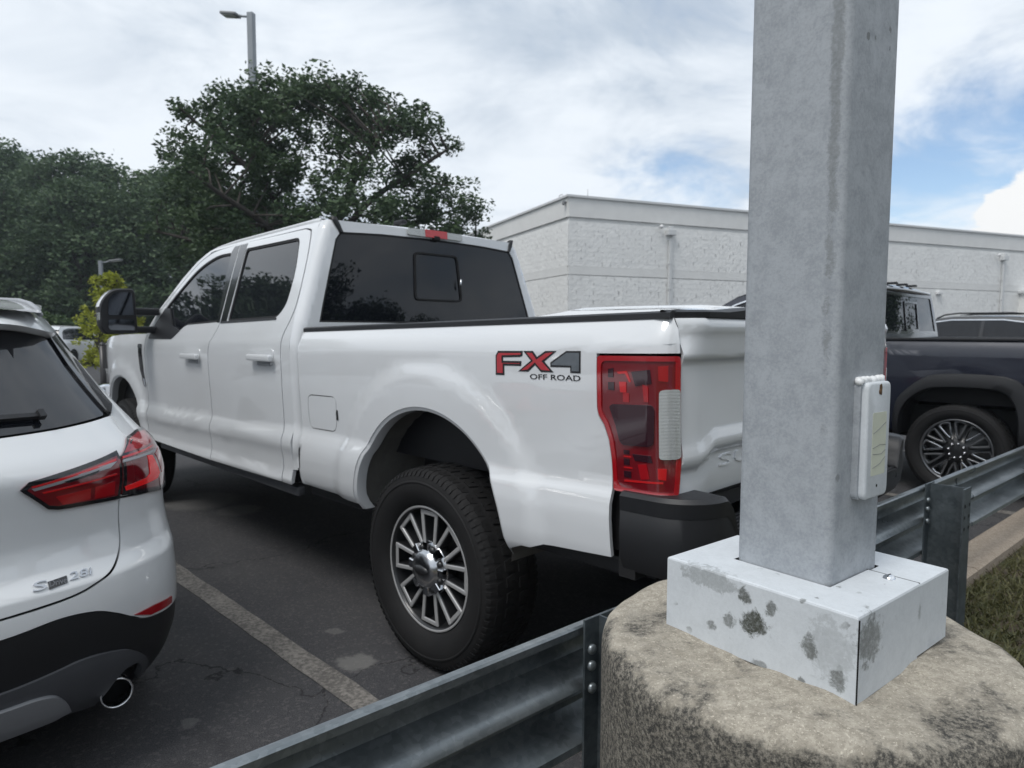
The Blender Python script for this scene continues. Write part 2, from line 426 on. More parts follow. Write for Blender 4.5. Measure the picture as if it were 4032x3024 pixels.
def spline(pts, n=6):
    """open Catmull-Rom through pts"""
    out = []; k = len(pts)
    for i in range(k-1):
        p0, p1, p2, p3 = (Vector(pts[max(i-1, 0)]), Vector(pts[i]), Vector(pts[i+1]), Vector(pts[min(i+2, k-1)]))
        for j in range(n):
            t = j/n; out.append(tuple(.5*((2*p1)+(p2-p0)*t+(2*p0-5*p1+4*p2-p3)*t*t+(3*p1-p0-3*p2+p3)*t**3)))
    out.append(tuple(pts[-1])); return out
def inset(poly, d):
    k = len(poly); ar = sum(poly[i][0]*poly[(i+1) % k][1]-poly[(i+1) % k][0]*poly[i][1] for i in range(k)); sg = 1 if ar > 0 else -1
    out = []
    for i in range(k):
        p = Vector(poly[i]); a = (p-Vector(poly[i-1])).normalized(); b = (Vector(poly[(i+1) % k])-p).normalized()
        na = Vector((-a.y, a.x))*sg; nb = Vector((-b.y, b.x))*sg; m = na+nb
        if m.length < 1e-4: m = na
        m.normalize(); out.append(tuple(p+m*d/max(.45, m.dot(na))))
    return out
def panel(name, outer, surf, mat, parent, holes=(), step=.05, off=0., lip=.012, ref=(1.5, 0, 1.0), mirror=False):
    """a trimmed piece of the surface surf(u, v) with turned-in edges and exact normals"""
    su, sv = step if isinstance(step, tuple) else (step, step)
    polys = [[Vector((u, v, 0)) for u, v in P] for P in (outer,)+tuple(holes)]
    flat = [p for P in polys for p in P]; tris = tessellate_polygon(polys)
    bm = bmesh.new(); bv = [bm.verts.new(p) for p in flat]
    for t in tris:
        try: bm.faces.new([bv[i] for i in t])
        except ValueError: pass
    for ax, st in ((0, su), (1, sv)):
        lo = min(p[ax] for p in flat); hi = max(p[ax] for p in flat)
        k = math.floor(lo/st)+1
        while k*st < hi-1e-6:
            co = [0, 0, 0]; no = [0, 0, 0]; co[ax] = k*st; no[ax] = 1
            bmesh.ops.bisect_plane(bm, geom=bm.verts[:]+bm.edges[:]+bm.faces[:], dist=1e-6, plane_co=co, plane_no=no)
            k += 1
    bmesh.ops.remove_doubles(bm, verts=bm.verts, dist=1e-5)
    for f in [f for f in bm.faces if f.calc_area() < 1e-9]: bm.faces.remove(f)
    bm.verts.index_update(); bm.verts.ensure_lookup_table()
    C = Vector(ref); P = []; NN = []; e = 2e-3; my = -1 if mirror else 1
    for v in bm.verts:
        u, w = v.co.x, v.co.y
        p = Vector(surf(u, w)); n = (Vector(surf(u+e, w))-Vector(surf(u-e, w))).cross(Vector(surf(u, w+e))-Vector(surf(u, w-e)))
        n = n.normalized() if n.length > 1e-12 else Vector((0, 0, 1))
        if n.dot(p-C) < 0: n = -n
        p = p+n*off
        P.append(Vector((p.x, p.y*my, p.z))); NN.append(Vector((n.x, n.y*my, n.z)))
    faces = []; fn = []
    for f in bm.faces:
        idx = [v.index for v in f.verts]
        c = Vector((0, 0, 0))
        for i in range(1, len(idx)-1): c += (P[idx[i]]-P[idx[0]]).cross(P[idx[i+1]]-P[idx[0]])
        if c.dot(NN[idx[0]]) < 0: idx.reverse()
        faces.append(idx); fn.append(None)
    verts = list(P)
    if lip > 0:
        low = {}
        for ed in bm.edges:
            if not ed.is_boundary: continue
            a, b = ed.verts[0].index, ed.verts[1].index
            f = ed.link_faces[0]
            for i in (a, b):
                if i not in low: low[i] = len(verts); verts.append(P[i]-NN[i]*lip)
            q = [a, b, low[b], low[a]]
            ci = [v.index for v in f.verts]; fc = sum((P[i] for i in ci), Vector())/len(ci); outd = (P[a]+P[b])/2-fc
            n = (P[b]-P[a]).cross(verts[low[b]]-P[a])
            if n.dot(outd) < 0: q.reverse(); n = -n
            faces.append(q); fn.append(n.normalized() if n.length > 1e-12 else NN[a])
    bm.free()
    me = bpy.data.meshes.new(name); me.from_pydata(verts, [], faces); me.update()
    me.polygons.foreach_set('use_smooth', [True]*len(faces))
    if len(me.polygons) == len(faces):
        ln = []
        for f, n in zip(faces, fn):
            for i in f: ln.append(tuple(n) if n is not None else tuple(NN[i]))
        me.normals_split_custom_set(ln)
    return link(name, me, mat, parent)
def text_2d(body):
    cu = bpy.data.curves.new('lettering', 'FONT'); cu.body = body; cu.resolution_u = 3
    o = bpy.data.objects.new('lettering', cu); COL.objects.link(o)
    bpy.context.view_layer.update()
    me = o.evaluated_get(bpy.context.evaluated_depsgraph_get()).to_mesh()
    vs = [(v.co.x, v.co.y) for v in me.vertices]; fs = [tuple(p.vertices) for p in me.polygons]
    o.evaluated_get(bpy.context.evaluated_depsgraph_get()).to_mesh_clear()
    bpy.data.objects.remove(o, do_unlink=True); bpy.data.curves.remove(cu)
    x0 = min(v[0] for v in vs); x1 = max(v[0] for v in vs); y0 = min(v[1] for v in vs); y1 = max(v[1] for v in vs)
    return [((a-x0)/(x1-x0), (b-y0)/(y1-y0)) for a, b in vs], fs
def lettering(name, body, box, surf, mat, parent, off=.003, slant=0., ref=(1.5, 0, 1), boldx=None):
    """text laid on a surface inside box = (u0, v0, u1, v1)"""
    vs, fs = text_2d(body); u0, v0, u1, v1 = box; C = Vector(ref); top = []; e = 2e-3
    for a, b in vs:
        u = u0+(u1-u0)*a+slant*(b-.5); v = v0+(v1-v0)*b
        p = Vector(surf(u, v)); n = (Vector(surf(u+e, v))-Vector(surf(u-e, v))).cross(Vector(surf(u, v+e))-Vector(surf(u, v-e))).normalized()
        if n.dot(p-C) < 0: n = -n
        top.append((p+n*off, p-n*.002))
    mb = MB(); k = len(top); mb.v = [tuple(t[0]) for t in top]+[tuple(t[1]) for t in top]
    cnt = {}
    for f in fs:
        for i in range(len(f)):
            cnt.setdefault(tuple(sorted((f[i], f[(i+1) % len(f)]))), []).append((f[i], f[(i+1) % len(f)]))
    mb.f = [tuple(f) for f in fs]+[(b, a, a+k, b+k) for l in cnt.values() if len(l) == 1 for a, b in l]
    mb.sm = [False]*len(mb.f)
    return mb.build(name, mat, parent)

# ------------------------------------------------------------------ vehicle surfaces
def lerp_tab(tab,z):
    if z<=tab[0][0]: return tab[0][1]
    if z>=tab[-1][0]: return tab[-1][1]
    n=len(tab)
    for i in range(n-1):
        if z<=tab[i+1][0]: break
    (x0,y0),(x1,y1)=tab[i],tab[i+1]; h=x1-x0; d=(y1-y0)/h
    def sl(a,b):
        return 0.0 if a*b<=0 else 2*a*b/(a+b)
    dl=(tab[i][1]-tab[i-1][1])/(tab[i][0]-tab[i-1][0]) if i>0 else d
    dr=(tab[i+2][1]-tab[i+1][1])/(tab[i+2][0]-tab[i+1][0]) if i+2<n else d
    m0=sl(dl,d) if i>0 else d; m1=sl(d,dr) if i+2<n else d
    t=(z-x0)/h
    return ((2*t-3)*t*t+1)*y0+((t-2)*t+1)*t*h*m0+(3-2*t)*t*t*y1+(t-1)*t*t*h*m1
def sst(a,b,x):
    t=max(0.0,min(1.0,(x-a)/(b-a))); return t*t*(3-2*t)
RAKE=.0195
BED_PROFILE=[(.58,.925),(.62,.958),(.66,.980),(.72,.990),(.80,.993),(.86,.987),(.897,.970),(.912,.966),(1.0,.970),(1.15,.979),(1.30,.984),(1.345,.983),(1.37,.974),(1.42,.948),(1.45,.93)]
CAB_PROFILE=[(.58,.93),(.605,.975),(.63,.989),(.66,.984),(.70,.974),(.76,.977),(.82,.989),(.86,.987),(.897,.970),(.912,.966),(1.0,.970),(1.15,.979),(1.30,.984),(1.36,.982),(1.42,.970),(1.47,.957),(1.50,.948),(1.6,.912),(1.8,.840),(1.95,.784),(2.0,.762),(2.03,.740)]
def arch_r(x,z,cx,cz,rx,rz): return math.hypot((x-cx)/rx,(z-cz)/rz)
RA=(-.005,.62,.50,.482); FA=(4.09,.64,.50,.482)
def bump(x,z):
    b=0.0
    for A in (RA,FA):
        r=arch_r(x,z,*A)
        b=max(b,.020*(1-sst(1.22,1.42,r)) if A is RA else .016*(1-sst(1.08,1.32,r)))
    return b*sst(.45,.56,z)
def ford_side(x,z):
    y=lerp_tab(CAB_PROFILE if x>1.03 else BED_PROFILE,z)+bump(x,z)
    if x>4.25: y-=.16*((x-4.25)/.75)**2
    return y
def ford_bed(s,z):
    c0=1.085; r=.09
    if s<=c0: return (-s,ford_side(-s,z),z+RAKE*s)
    y=ford_side(-c0,z); th=(s-c0)/r
    if th<=math.pi/2: x=-c0-r*math.sin(th); y=y-r*(1-math.cos(th))
    else: x=-c0-r; y=y-r-(s-c0-r*math.pi/2)
    return (x,y,z-RAKE*x)
def ford_cab(x,z): return (x,ford_side(x,z),z-RAKE*x)
def cab_rear_x(z): return 1.065+.10*max(0,z-1.45)
def ford_back(s,z):
    # s: lateral perimeter coordinate, + left
    W=ford_side(1.2,z); r=.06; xr=cab_rear_x(z); a=abs(s); sg=1 if s>=0 else -1
    W0=W-r
    if a<=W0: x=xr-.02*(1-(a/W0)**2); y=a
    else:
        th=min((a-W0)/r,1.6); x=xr+r*(1-math.cos(th)); y=W0+r*math.sin(th)
    return (x,sg*y,z-RAKE*x)

# ------------------------------------------------------------------ ground
LF = Vector((-math.sin(.7812), math.cos(.7812)))        # direction the parked cars face
LR = Vector((math.cos(.7812), math.sin(.7812)))         # to their right
RAIL_D = Vector((.7555, .655)); RAIL_N = Vector((-.655, .7555))   # along the guardrail; away from the camera
RAIL_P = Vector((.203, 1.58))
def sheet(name, pts, z, mat, div=1):
    m = MB(); m.add([(p[0], p[1], z) for p in pts], [tuple(range(len(pts)))]); return m.build(name, mat)
structure(sheet('parking_lot', [(-260, -260), (260, -260), (260, 260), (-260, 260)], 0, 'asphalt'))
def on_rail(t, d): p = RAIL_P+RAIL_D*t+RAIL_N*d; return (p.x, p.y)
# kerb along the guardrail in cast lengths, verge on the camera side
KL = 3.0
for i in range(-6, 10):
    a, b = i*KL+.004, (i+1)*KL-.004
    prof = [(-.005, 0), (-.005, .150), (.01, .16), (.17, .16), (.195, .145), (.215, .0)]
    vs = [(*on_rail(t, d), z) for t in (a, b) for d, z in prof]; k = len(prof)
    m = MB(); m.add(vs, [(j, j+1, k+j+1, k+j) for j in range(k-1)]+[tuple(range(k)), tuple(range(k, 2*k))])
    if i == -6: kerb = structure(m.build('kerb', 'kerb_concrete'))
    else: m.build('kerb_stone', 'kerb_concrete', kerb)
def verge_z(t, d): return .10-.015*math.sin(t*1.3)*math.sin(d*2.1)+.02*max(0, -d-.3)
gx = 40; vs = []; ts = [-16+40*i/gx for i in range(gx+1)]; ds = [-.004, -.15, -.35, -.6, -1.0, -1.6, -2.5, -4, -8, -18]
for t in ts:
    for d in ds: vs.append((*on_rail(t, d), verge_z(t, max(d, -2.5))))
m = MB(); k = len(ds); m.add(vs, [(i*k+j, i*k+j+1, (i+1)*k+j+1, (i+1)*k+j) for i in range(gx) for j in range(k-1)], True)
structure(m.build('verge', 'verge_soil'))
# painted bay lines
for i, off in enumerate((-1.31, 1.24, 3.80, 6.35, -3.86)):
    c = Vector((.3309, 3.4579))+LR*off; w = .055
    a = c-LF*1.75; b = c+LF*3.9
    m = MB(); n = 40; vs = []
    for j in range(n+1):
        q = a+(b-a)*j/n
        for s in (-1, 1):
            e = q+LR*s*(w+random.uniform(-.005, .005)); vs.append((e.x, e.y, .004))
    m.add(vs, [(2*j, 2*j+1, 2*j+3, 2*j+2) for j in range(n)])
    structure(m.build('bay_line', 'worn_line_paint'))
# grass on the verge beside the right-hand guardrail post and round the footing
rng = np.random.default_rng(3)
def grass():
    n = 26000; vs = []; fs = []; tone = []
    for i in range(n):
        t = rng.uniform(1.2, 6.5) if rng.random() < .8 else rng.uniform(-2, 1.5); d = -abs(rng.normal(0, .55))-.02
        if rng.random() < .35 and math.sin(t*3.1)*math.cos(d*4.3+t) > .1: continue
        x, y = on_rail(t, d); z = verge_z(t, d)
        h = rng.uniform(.012, .05); a = rng.uniform(0, 6.283); w = rng.uniform(.0025, .005); lx, ly = rng.normal(0, .9, 2)*h
        b = len(vs); ca, sa = math.cos(a)*w, math.sin(a)*w
        vs += [(x-ca, y-sa, z-.004), (x+ca, y+sa, z-.004), (x+lx*.5+ca*.7, y+ly*.5+sa*.7, z+h*.7), (x+lx*.5-ca*.7, y+ly*.5-sa*.7, z+h*.7), (x+lx, y+ly, z+h*.95)]
        fs += [(b, b+1, b+2, b+3), (b+3, b+2, b+4)]; tt = rng.random(); tone += [tt, tt]
    me = bpy.data.meshes.new('grass'); me.from_pydata(vs, [], fs)
    at = me.attributes.new('tone', 'FLOAT', 'FACE'); at.data.foreach_set('value', tone)
    o = link('grass', me, 'grass_blade'); tag(o, 'short patchy green and brown grass on the verge beside the guardrail', 'grass'); o['kind'] = 'stuff'
grass()

# ------------------------------------------------------------------ wheels
def tyre_mesh(Rt, rr, hw, name, parent, blocks=60):
    mb = MB(); k = Rt-rr; tb = Rt-.006
    half = [(rr-.004, hw*.70), (rr+.012, hw*.86), (rr+k*.35, hw*.985), (rr+k*.55, hw), (rr+k*.78, hw*.955), (rr+k*.90, hw*.86), (tb, hw*.70), (tb+.001, 0)]
    prof = half+[(r, -y) for r, y in reversed(half[:-1])]
    mb.lathe(prof, 72, 'Y')
    # raised sidewall ring and tread blocks
    mb.lathe([(rr+k*.60, hw*.995), (rr+k*.62, hw*1.012), (rr+k*.66, hw*1.005), (rr+k*.67, hw*.98)], 72, 'Y')
    rows = [(-.62, .22, 0, .85), (-.24, .30, .5, .8), (.24, .30, 0, .8), (.62, .22, .5, .85)]
    for yc, w, ph, fill in rows:
        for i in range(blocks):
            a0 = 2*math.pi*(i+ph)/blocks; a1 = a0+2*math.pi/blocks*fill*.86
            y0, y1 = (yc-w/2)*hw, (yc+w/2)*hw; vs = []
            sk = .25*(1 if (i % 2) else -1)*2*math.pi/blocks
            for r in (tb-.006, Rt if abs(yc) < .5 else Rt-.004):
                for (a, y) in ((a0, y0), (a1, y0), (a1+sk, y1), (a0+sk, y1)): vs.append((r*math.cos(a), y, r*math.sin(a)))
            mb.add(vs, [(4, 5, 6, 7), (0, 1, 5, 4), (1, 2, 6, 5), (2, 3, 7, 6), (3, 0, 4, 7)])
        if abs(yc) > .5:
            s = 1 if yc > 0 else -1
            for i in range(blocks):      # shoulder lugs running onto the sidewall
                a0 = 2*math.pi*(i+ph)/blocks; a1 = a0+2*math.pi/blocks*.5; vs = []
                for (r, y) in ((Rt-.005, hw*.70), (rr+k*.90, hw*.90), (rr+k*.80, hw*.975), (rr+k*.80, hw*.93), (tb-.004, hw*.68)):
                    for a in (a0, a1): vs.append((r*math.cos(a), s*y, r*math.sin(a)))
                mb.add(vs, [(0, 1, 3, 2), (2, 3, 5, 4), (0, 2, 4, 6, 8), (1, 9, 7, 5, 3)])
    return mb.build(name, 'rubber', parent)
def bar2(mb, p, q, w0, w1, y0, y1):
    """flat bar in the wheel plane from p to q (x, z), widths w0, w1, between depths y0 and y1"""
    p, q = Vector(p), Vector(q); d = (q-p).normalized(); n = Vector((-d.y, d.x))
    a = [p+n*w0/2, q+n*w1/2, q-n*w1/2, p-n*w0/2]; b = .003
    vs = [(v.x, y0, v.y) for v in a]+[(v.x, y1-b, v.y) for v in a]
    c = [p+n*(w0/2-b), q+n*(w1/2-b), q-n*(w1/2-b), p-n*(w0/2-b)]; vs += [(v.x, y1, v.y) for v in c]
    fs = [(8, 9, 10, 11)]+[(i, (i+1) % 4, 4+(i+1) % 4, 4+i) for i in range(4)]+[(4+i, 4+(i+1) % 4, 8+(i+1) % 4, 8+i) for i in range(4)]
    mb.add(vs, fs)
def pol(r, a): return (r*math.cos(a), r*math.sin(a))
def ford_wheel(parent, Rt=.4234, rr=.263, spin=0.0):
    rim = MB()
    rim.lathe([(rr-.002, .098), (rr+.004, .110), (rr-.002, .118), (rr-.012, .116), (rr-.016, .100), (rr-.030, .05), (rr-.045, -.06), (rr-.01, -.10)], 72, 'Y')
    rim.lathe([(rr-.040, -.03), (.16, -.01), (.10, .03), (.0, .040)], 64, 'Y')
    w = rim.build('wheel', 'dark_alloy', parent)
    lipb = MB(); lipb.lathe([(rr-.001, .1175), (rr-.004, .1195), (rr-.010, .1175), (rr-.014, .108)], 72, 'Y'); lipb.build('rim_lip', 'machined_alloy', w)
    tyre_mesh(Rt, rr, .148, 'tyre', w, 86)
    for k in range(8):
        a = 2*math.pi*k/8+spin; da = .20; mb = MB(); ro = rr-.022
        o0, o1 = pol(ro, a-da), pol(ro, a+da); i0, i1 = pol(.094, a-.33), pol(.094, a+.33)
        bar2(mb, o0, i0, .0185, .0165, .099, .104); bar2(mb, o1, i1, .0185, .0165, .099, .1045)
        bar2(mb, pol(ro-.004, a-da-.03), pol(ro-.004, a+da+.03), .019, .019, .099, .1035)
        mb.build('spoke', 'machined_alloy', w); cb = MB(); bar2(cb, o0, i0, .022, .020, .05, .0985); bar2(cb, o1, i1, .022, .020, .05, .0986); cb.build('spoke_core', 'dark_alloy', w)
    hub = MB(); hub.lathe([(.116, .05), (.116, .095), (.110, .106), (.098, .108), (.084, .112), (.076, .134), (.060, .146), (.030, .150), (0, .150)], 48, 'Y'); hub.build('hub_cap', 'dull_chrome', w)
    oval = MB(); oval.lathe([(.040, .146), (.038, .152), (0, .153)], 32, 'Y'); ov = oval.build('hub_emblem', 'dark_alloy', w); ov.scale = (1.15, 1, .55)
    for k in range(8):
        a = 2*math.pi*(k+.5)/8+spin; c = pol(.089, a); mb = MB()
        mb.lathe([(.0165, .09), (.0165, .112), (.012, .122), (0, .124)], 12, 'Y', (c[0], 0, c[1])); mb.build('lug_nut', 'dark_alloy', w)
        s = MB(); p0, p1 = pol(.070, a+.39), pol(.112, a+.39); bar2(s, p0, p1, .030, .040, .09, .124); s.build('hub_rib', 'chrome', w)
    return w
def loop_wheel(parent, Rt, rr, hw, n=12, spin=.1, tyre_blocks=48):
    rim = MB()
    rim.lathe([(rr-.002, hw*.66), (rr+.003, hw*.76), (rr-.006, hw*.80), (rr-.014, hw*.70), (rr-.035, hw*.2), (rr-.05, -hw*.5), (rr-.01, -hw*.66)], 64, 'Y')
    rim.lathe([(rr-.04, .0), (.14, .025), (.09, .06), (.075, .07), (0, .072)], 48, 'Y')
    w = rim.build('wheel', 'dark_alloy', parent)
    tyre_mesh(Rt, rr, hw, 'tyre', w, tyre_blocks)
    lipb = MB(); lipb.lathe([(rr-.002, hw*.79), (rr-.006, hw*.815), (rr-.014, hw*.78), (rr-.018, hw*.70)], 64, 'Y'); lipb.build('rim_lip', 'grey_alloy', w)
    for k in range(n):
        a = 2*math.pi*k/n+spin; mb = MB(); ro = rr-.020; da = math.pi/n*.78
        pts = [pol(.105, a), pol(rr*.58, a-da*.62), pol(ro-.01, a-da*.85), pol(ro, a), pol(ro-.01, a+da*.85), pol(rr*.58, a+da*.62), pol(.105, a)]
        for p, q in zip(pts[:-1], pts[1:]): bar2(mb, p, q, .015, .015, .03, hw*.66+.004*(k % 2))
        mb.build('spoke', 'chrome' if k % 2 == 0 else 'grey_alloy', w)
    for k in range(8):
        c = pol(.062, 2*math.pi*k/8+.2); mb = MB(); mb.lathe([(.012, .06), (.012, .085), (0, .09)], 10, 'Y', (c[0], 0, c[1])); mb.build('lug_nut', 'dull_chrome', w)
    return w
def plain_wheel(parent, Rt, rr, hw, n=5, mat='grey_alloy'):
    rim = MB(); rim.lathe([(rr, hw*.75), (rr-.012, hw*.80), (rr-.02, hw*.5), (rr-.03, -hw*.5), (rr, -hw*.7)], 40, 'Y'); rim.lathe([(rr-.02, -.02), (.05, .0), (0, .0)], 32, 'Y')
    w = rim.build('wheel', 'dark_alloy', parent)
    mb = MB(); k = Rt-rr; h = [(rr, hw*.8), (rr+k*.4, hw), (rr+k*.85, hw*.9), (Rt-.003, hw*.7), (Rt, 0)]; mb.lathe(h+[(r, -y) for r, y in reversed(h[:-1])], 48, 'Y'); mb.build('tyre', 'rubber', w)
    for i in range(n):
        a = 2*math.pi*i/n+.3; s = MB(); bar2(s, pol(.03, a-.3), pol(rr-.014, a-.10), .03, .022, .0, hw*.62); bar2(s, pol(.03, a+.3), pol(rr-.014, a+.10), .03, .022, .0, hw*.62); s.build('spoke', mat, w)
    return w
def set_wheels(parent, maker, xs, ys, z):
    """one maker call, the other three are copies"""
    first = None
    for x in xs:
        for y in ys:
            if first is None: first = maker(); w = first
            else: w = copy_thing(first, parent)
            w.location = (x, y, z); w.rotation_euler = (0, random.uniform(0, 6) if first is not w else 0, 0)
            if y < 0: w.rotation_euler = (0, 0, math.pi)

# ------------------------------------------------------------------ white pickup
A_LOT = .7812                                     # heading of the parked cars, left of +Y
TRUCK_RZ = A_LOT+math.pi/2
def ell(A, a0, a1, n, k=1.0): return [(A[0]+A[2]*k*math.cos(a0+(a1-a0)*i/n), A[1]+A[3]*k*math.sin(a0+(a1-a0)*i/n)) for i in range(n+1)]
def build_ford():
    T = thing('pickup_truck', 'white crew-cab pickup with red and black off-road decal on its bed side', 'pickup truck', (.3309-.036*math.cos(A_LOT), 3.4579-.036*math.sin(A_LOT), 0), TRUCK_RZ); T.scale = (1, .964, 1)
    def both(name, outer, surf, mat, **k):
        panel(name, outer, surf, mat, T, **k); panel(name, outer, surf, mat, T, mirror=True, **k)
    # ---- bed sides
    arch = [(-x, z) for x, z in ell(RA, 0, math.pi, 40)]              # s runs rearward
    arch = [p for p in arch]                                          # from front foot (s=-.495) ... starts at s=-(.495)
    lamp_cut = [(.953, .890), (.949, .989), (.940, 1.053), (.922, 1.10), (.901, 1.128), (.896, 1.15), (.896, 1.322), (1.182, 1.322)]
    bed = [(-1.03, .640), (-.69, .632), (-.57, .622)]+arch+[(.582, .650), (.625, .652), (.68, .672), (.965, .690)]+lamp_cut+[(1.178, 1.353), (1.163, 1.39), (1.139, 1.425), (-1.03, 1.425)]
    fuel = rnd([(-.955, 1.108), (-.675, 1.108), (-.690, .934), (-.955, .934)], .045)
    both('bed_side', bed, ford_bed, 'white_paint', holes=(fuel,), step=.045, lip=.014)
    panel('fuel_door', inset(fuel, .0045), ford_bed, 'white_paint', T, lip=.006)
    panel('fuel_door_latch', [(-.684, 1.03), (-.676, 1.045), (-.668, 1.04), (-.668, .995), (-.682, .995)], ford_bed, 'gap_black', T, off=.003)
    # dark core behind the panels
    core = MB()
    for s in (1, -1):
        for (x0, x1, z0, z1) in ((-1.08, -.52, .70, 1.41), (.52, 1.05, .64, 1.41), (-.52, .52, 1.115, 1.41), (1.15, 3.57, .62, 1.40), (3.55, 4.8, 1.16, 1.38)):
            ys = [.93 if z > 1.1 else .935 for z in (z0, z1)]
            core.add([(x, s*y, z-RAKE*x) for x, z, y in ((x0, z0, .935), (x1, z0, .935), (x1, z1, .918), (x0, z1, .918))]+[(x, s*.80, z-RAKE*x) for x, z in ((x0, z0), (x1, z0), (x1, z1), (x0, z1))],
                     [(0, 1, 2, 3), (4, 5, 6, 7), (0, 1, 5, 4), (1, 2, 6, 5), (2, 3, 7, 6), (3, 0, 4, 7)])
    core.build('body_core', 'gap_black', T)
    # bed box: floor, front wall, inner sides
    bx = MB()
    bx.box((-.06, 0, .86), (2.16, 1.5, .05)); bx.box((1.0, 0, 1.12), (.05, 1.6, .56))
    for s in (1, -1): bx.box((-.06, s*.78, 1.12), (2.12, .04, .56)); bx.box((0, s*.66, 1.0), (1.0, .24, .26), bev=.03)
    bx.build('bed_liner', 'black_trim', T)
    # ---- bed rails and tailgate cap
    for s in (1, -1):
        m = MB(); pts = []
        xs = [1.03, .5, 0, -.5, -1.0, -1.135]
        vs = []
        for x in xs:
            for (y, z) in ((.950, 1.423), (.949, 1.440), (.938, 1.446), (.80, 1.446), (.79, 1.42)): vs.append((x, s*y, z-RAKE*x))
        fs = [(i*5+j, i*5+j+1, (i+1)*5+j+1, (i+1)*5+j) for i in range(len(xs)-1) for j in range(4)]+[(0, 1, 2, 3, 4), tuple(range(25, 30))]
        m.add(vs, fs); m.build('bed_rail_cap', 'black_trim', T, auto=30)
    # ---- tailgate
    TG = [(.87, -1.160), (.90, -1.168), (.95, -1.172), (1.005, -1.168), (1.03, -1.186), (1.045, -1.189), (1.10, -1.180), (1.27, -1.174), (1.292, -1.176), (1.31, -1.188), (1.37, -1.192), (1.40, -1.199), (1.425, -1.188)]
    def tail(y, z):
        ze = z+.035*sst(.75, .83, abs(y))*(1-sst(1.08, 1.2, z)); x = lerp_tab(TG, ze)
        a = max(0, abs(y)-.83)/.09; x += (.011+.034*sst(1.29, 1.40, z))*a*a
        return (x, y, z-RAKE*x)
    def tg_edge(z): return .926
    tgp = [(-tg_edge(z), z) for z in (.885, 1.0, 1.2, 1.33, 1.38, 1.424)]; tgp = tgp+[(-y, z) for y, z in reversed(tgp)]
    tg = panel('tailgate', tgp, tail, 'white_paint', T, step=(.04, .02), ref=(0, 0, 1.1))
    m = MB(); vs = []
    ys = [-.945+1.89*i/16 for i in range(17)]
    for y in ys:
        h = .018*(1-sst(.45, .75, abs(y))); x0 = tail(y, 1.42)[0]
        for (x, z) in ((x0-.004, 1.426), (x0-.006, 1.442+h), (x0+.01, 1.449+h), (-1.10, 1.449+h), (-1.09, 1.42)): vs.append((x, y, z-RAKE*x))
    m.add(vs, [(i*5+j, i*5+j+1, (i+1)*5+j+1, (i+1)*5+j) for i in range(16) for j in range(4)]); m.build('tailgate_cap', 'black_trim', tg, auto=30)
    for wd, u0, u1 in (('SUPER', .70, .10), ('DUTY', -.12, -.70)): lettering('embossed_letters', wd, (u0, .962, u1, 1.0), tail, 'white_paint', tg, off=.005, ref=(0, 0, 1.1), slant=-.012)
    m = MB(); m.box((-1.192, 0, 1.285), (.02, .24, .09), bev=.008); m.box((-1.2, 0, 1.30), (.02, .16, .04), bev=.006); m.build('tailgate_handle', 'black_trim', tg)
    m = MB(); m.box((-1.12, 0, 1.15), (.05, 1.8, .52)); m.build('tailgate_inner', 'gap_black', tg)
    # ---- tail lamps
    lamp = [(.961, .897), (.957, .990), (.948, 1.055), (.930, 1.104), (.909, 1.131), (.904, 1.153), (.904, 1.315), (1.177, 1.314), (1.180, 1.30), (1.180, 1.0), (1.173, .91), (1.165, .897)]
    for mir in (False, True):
        k = dict(mirror=mir, ref=(0, 0, 1.1))
        L = panel('tail_lamp', rnd(lamp, .012, 3), ford_bed, 'deep_red_lens', T, step=.03, off=.004, lip=.03, **k)
        rim_o = rnd(lamp, .012, 3); rim_i = rnd(inset(lamp, .015), .02, 3)
        panel('lamp_frame', rim_o, ford_bed, 'red_lens', L, holes=(rim_i,), step=.03, off=.0085, lip=.006, **k)
        panel('lamp_dark_insert', rnd([(.950, 1.160), (.962, 1.168), (1.101, 1.172), (1.109, 1.158), (1.105, 1.059), (1.093, 1.048), (.998, 1.045), (.986, 1.056), (.974, 1.102)], .006, 2), ford_bed, 'dark_lens', L, step=.03, off=.0095, **k)
        panel('reversing_lens', rnd([(1.122, 1.216), (1.178, 1.220), (1.1785, 1.016), (1.120, 1.012)], .012), ford_bed, 'clear_lens', L, step=(.012, .03), off=.0115, **k)
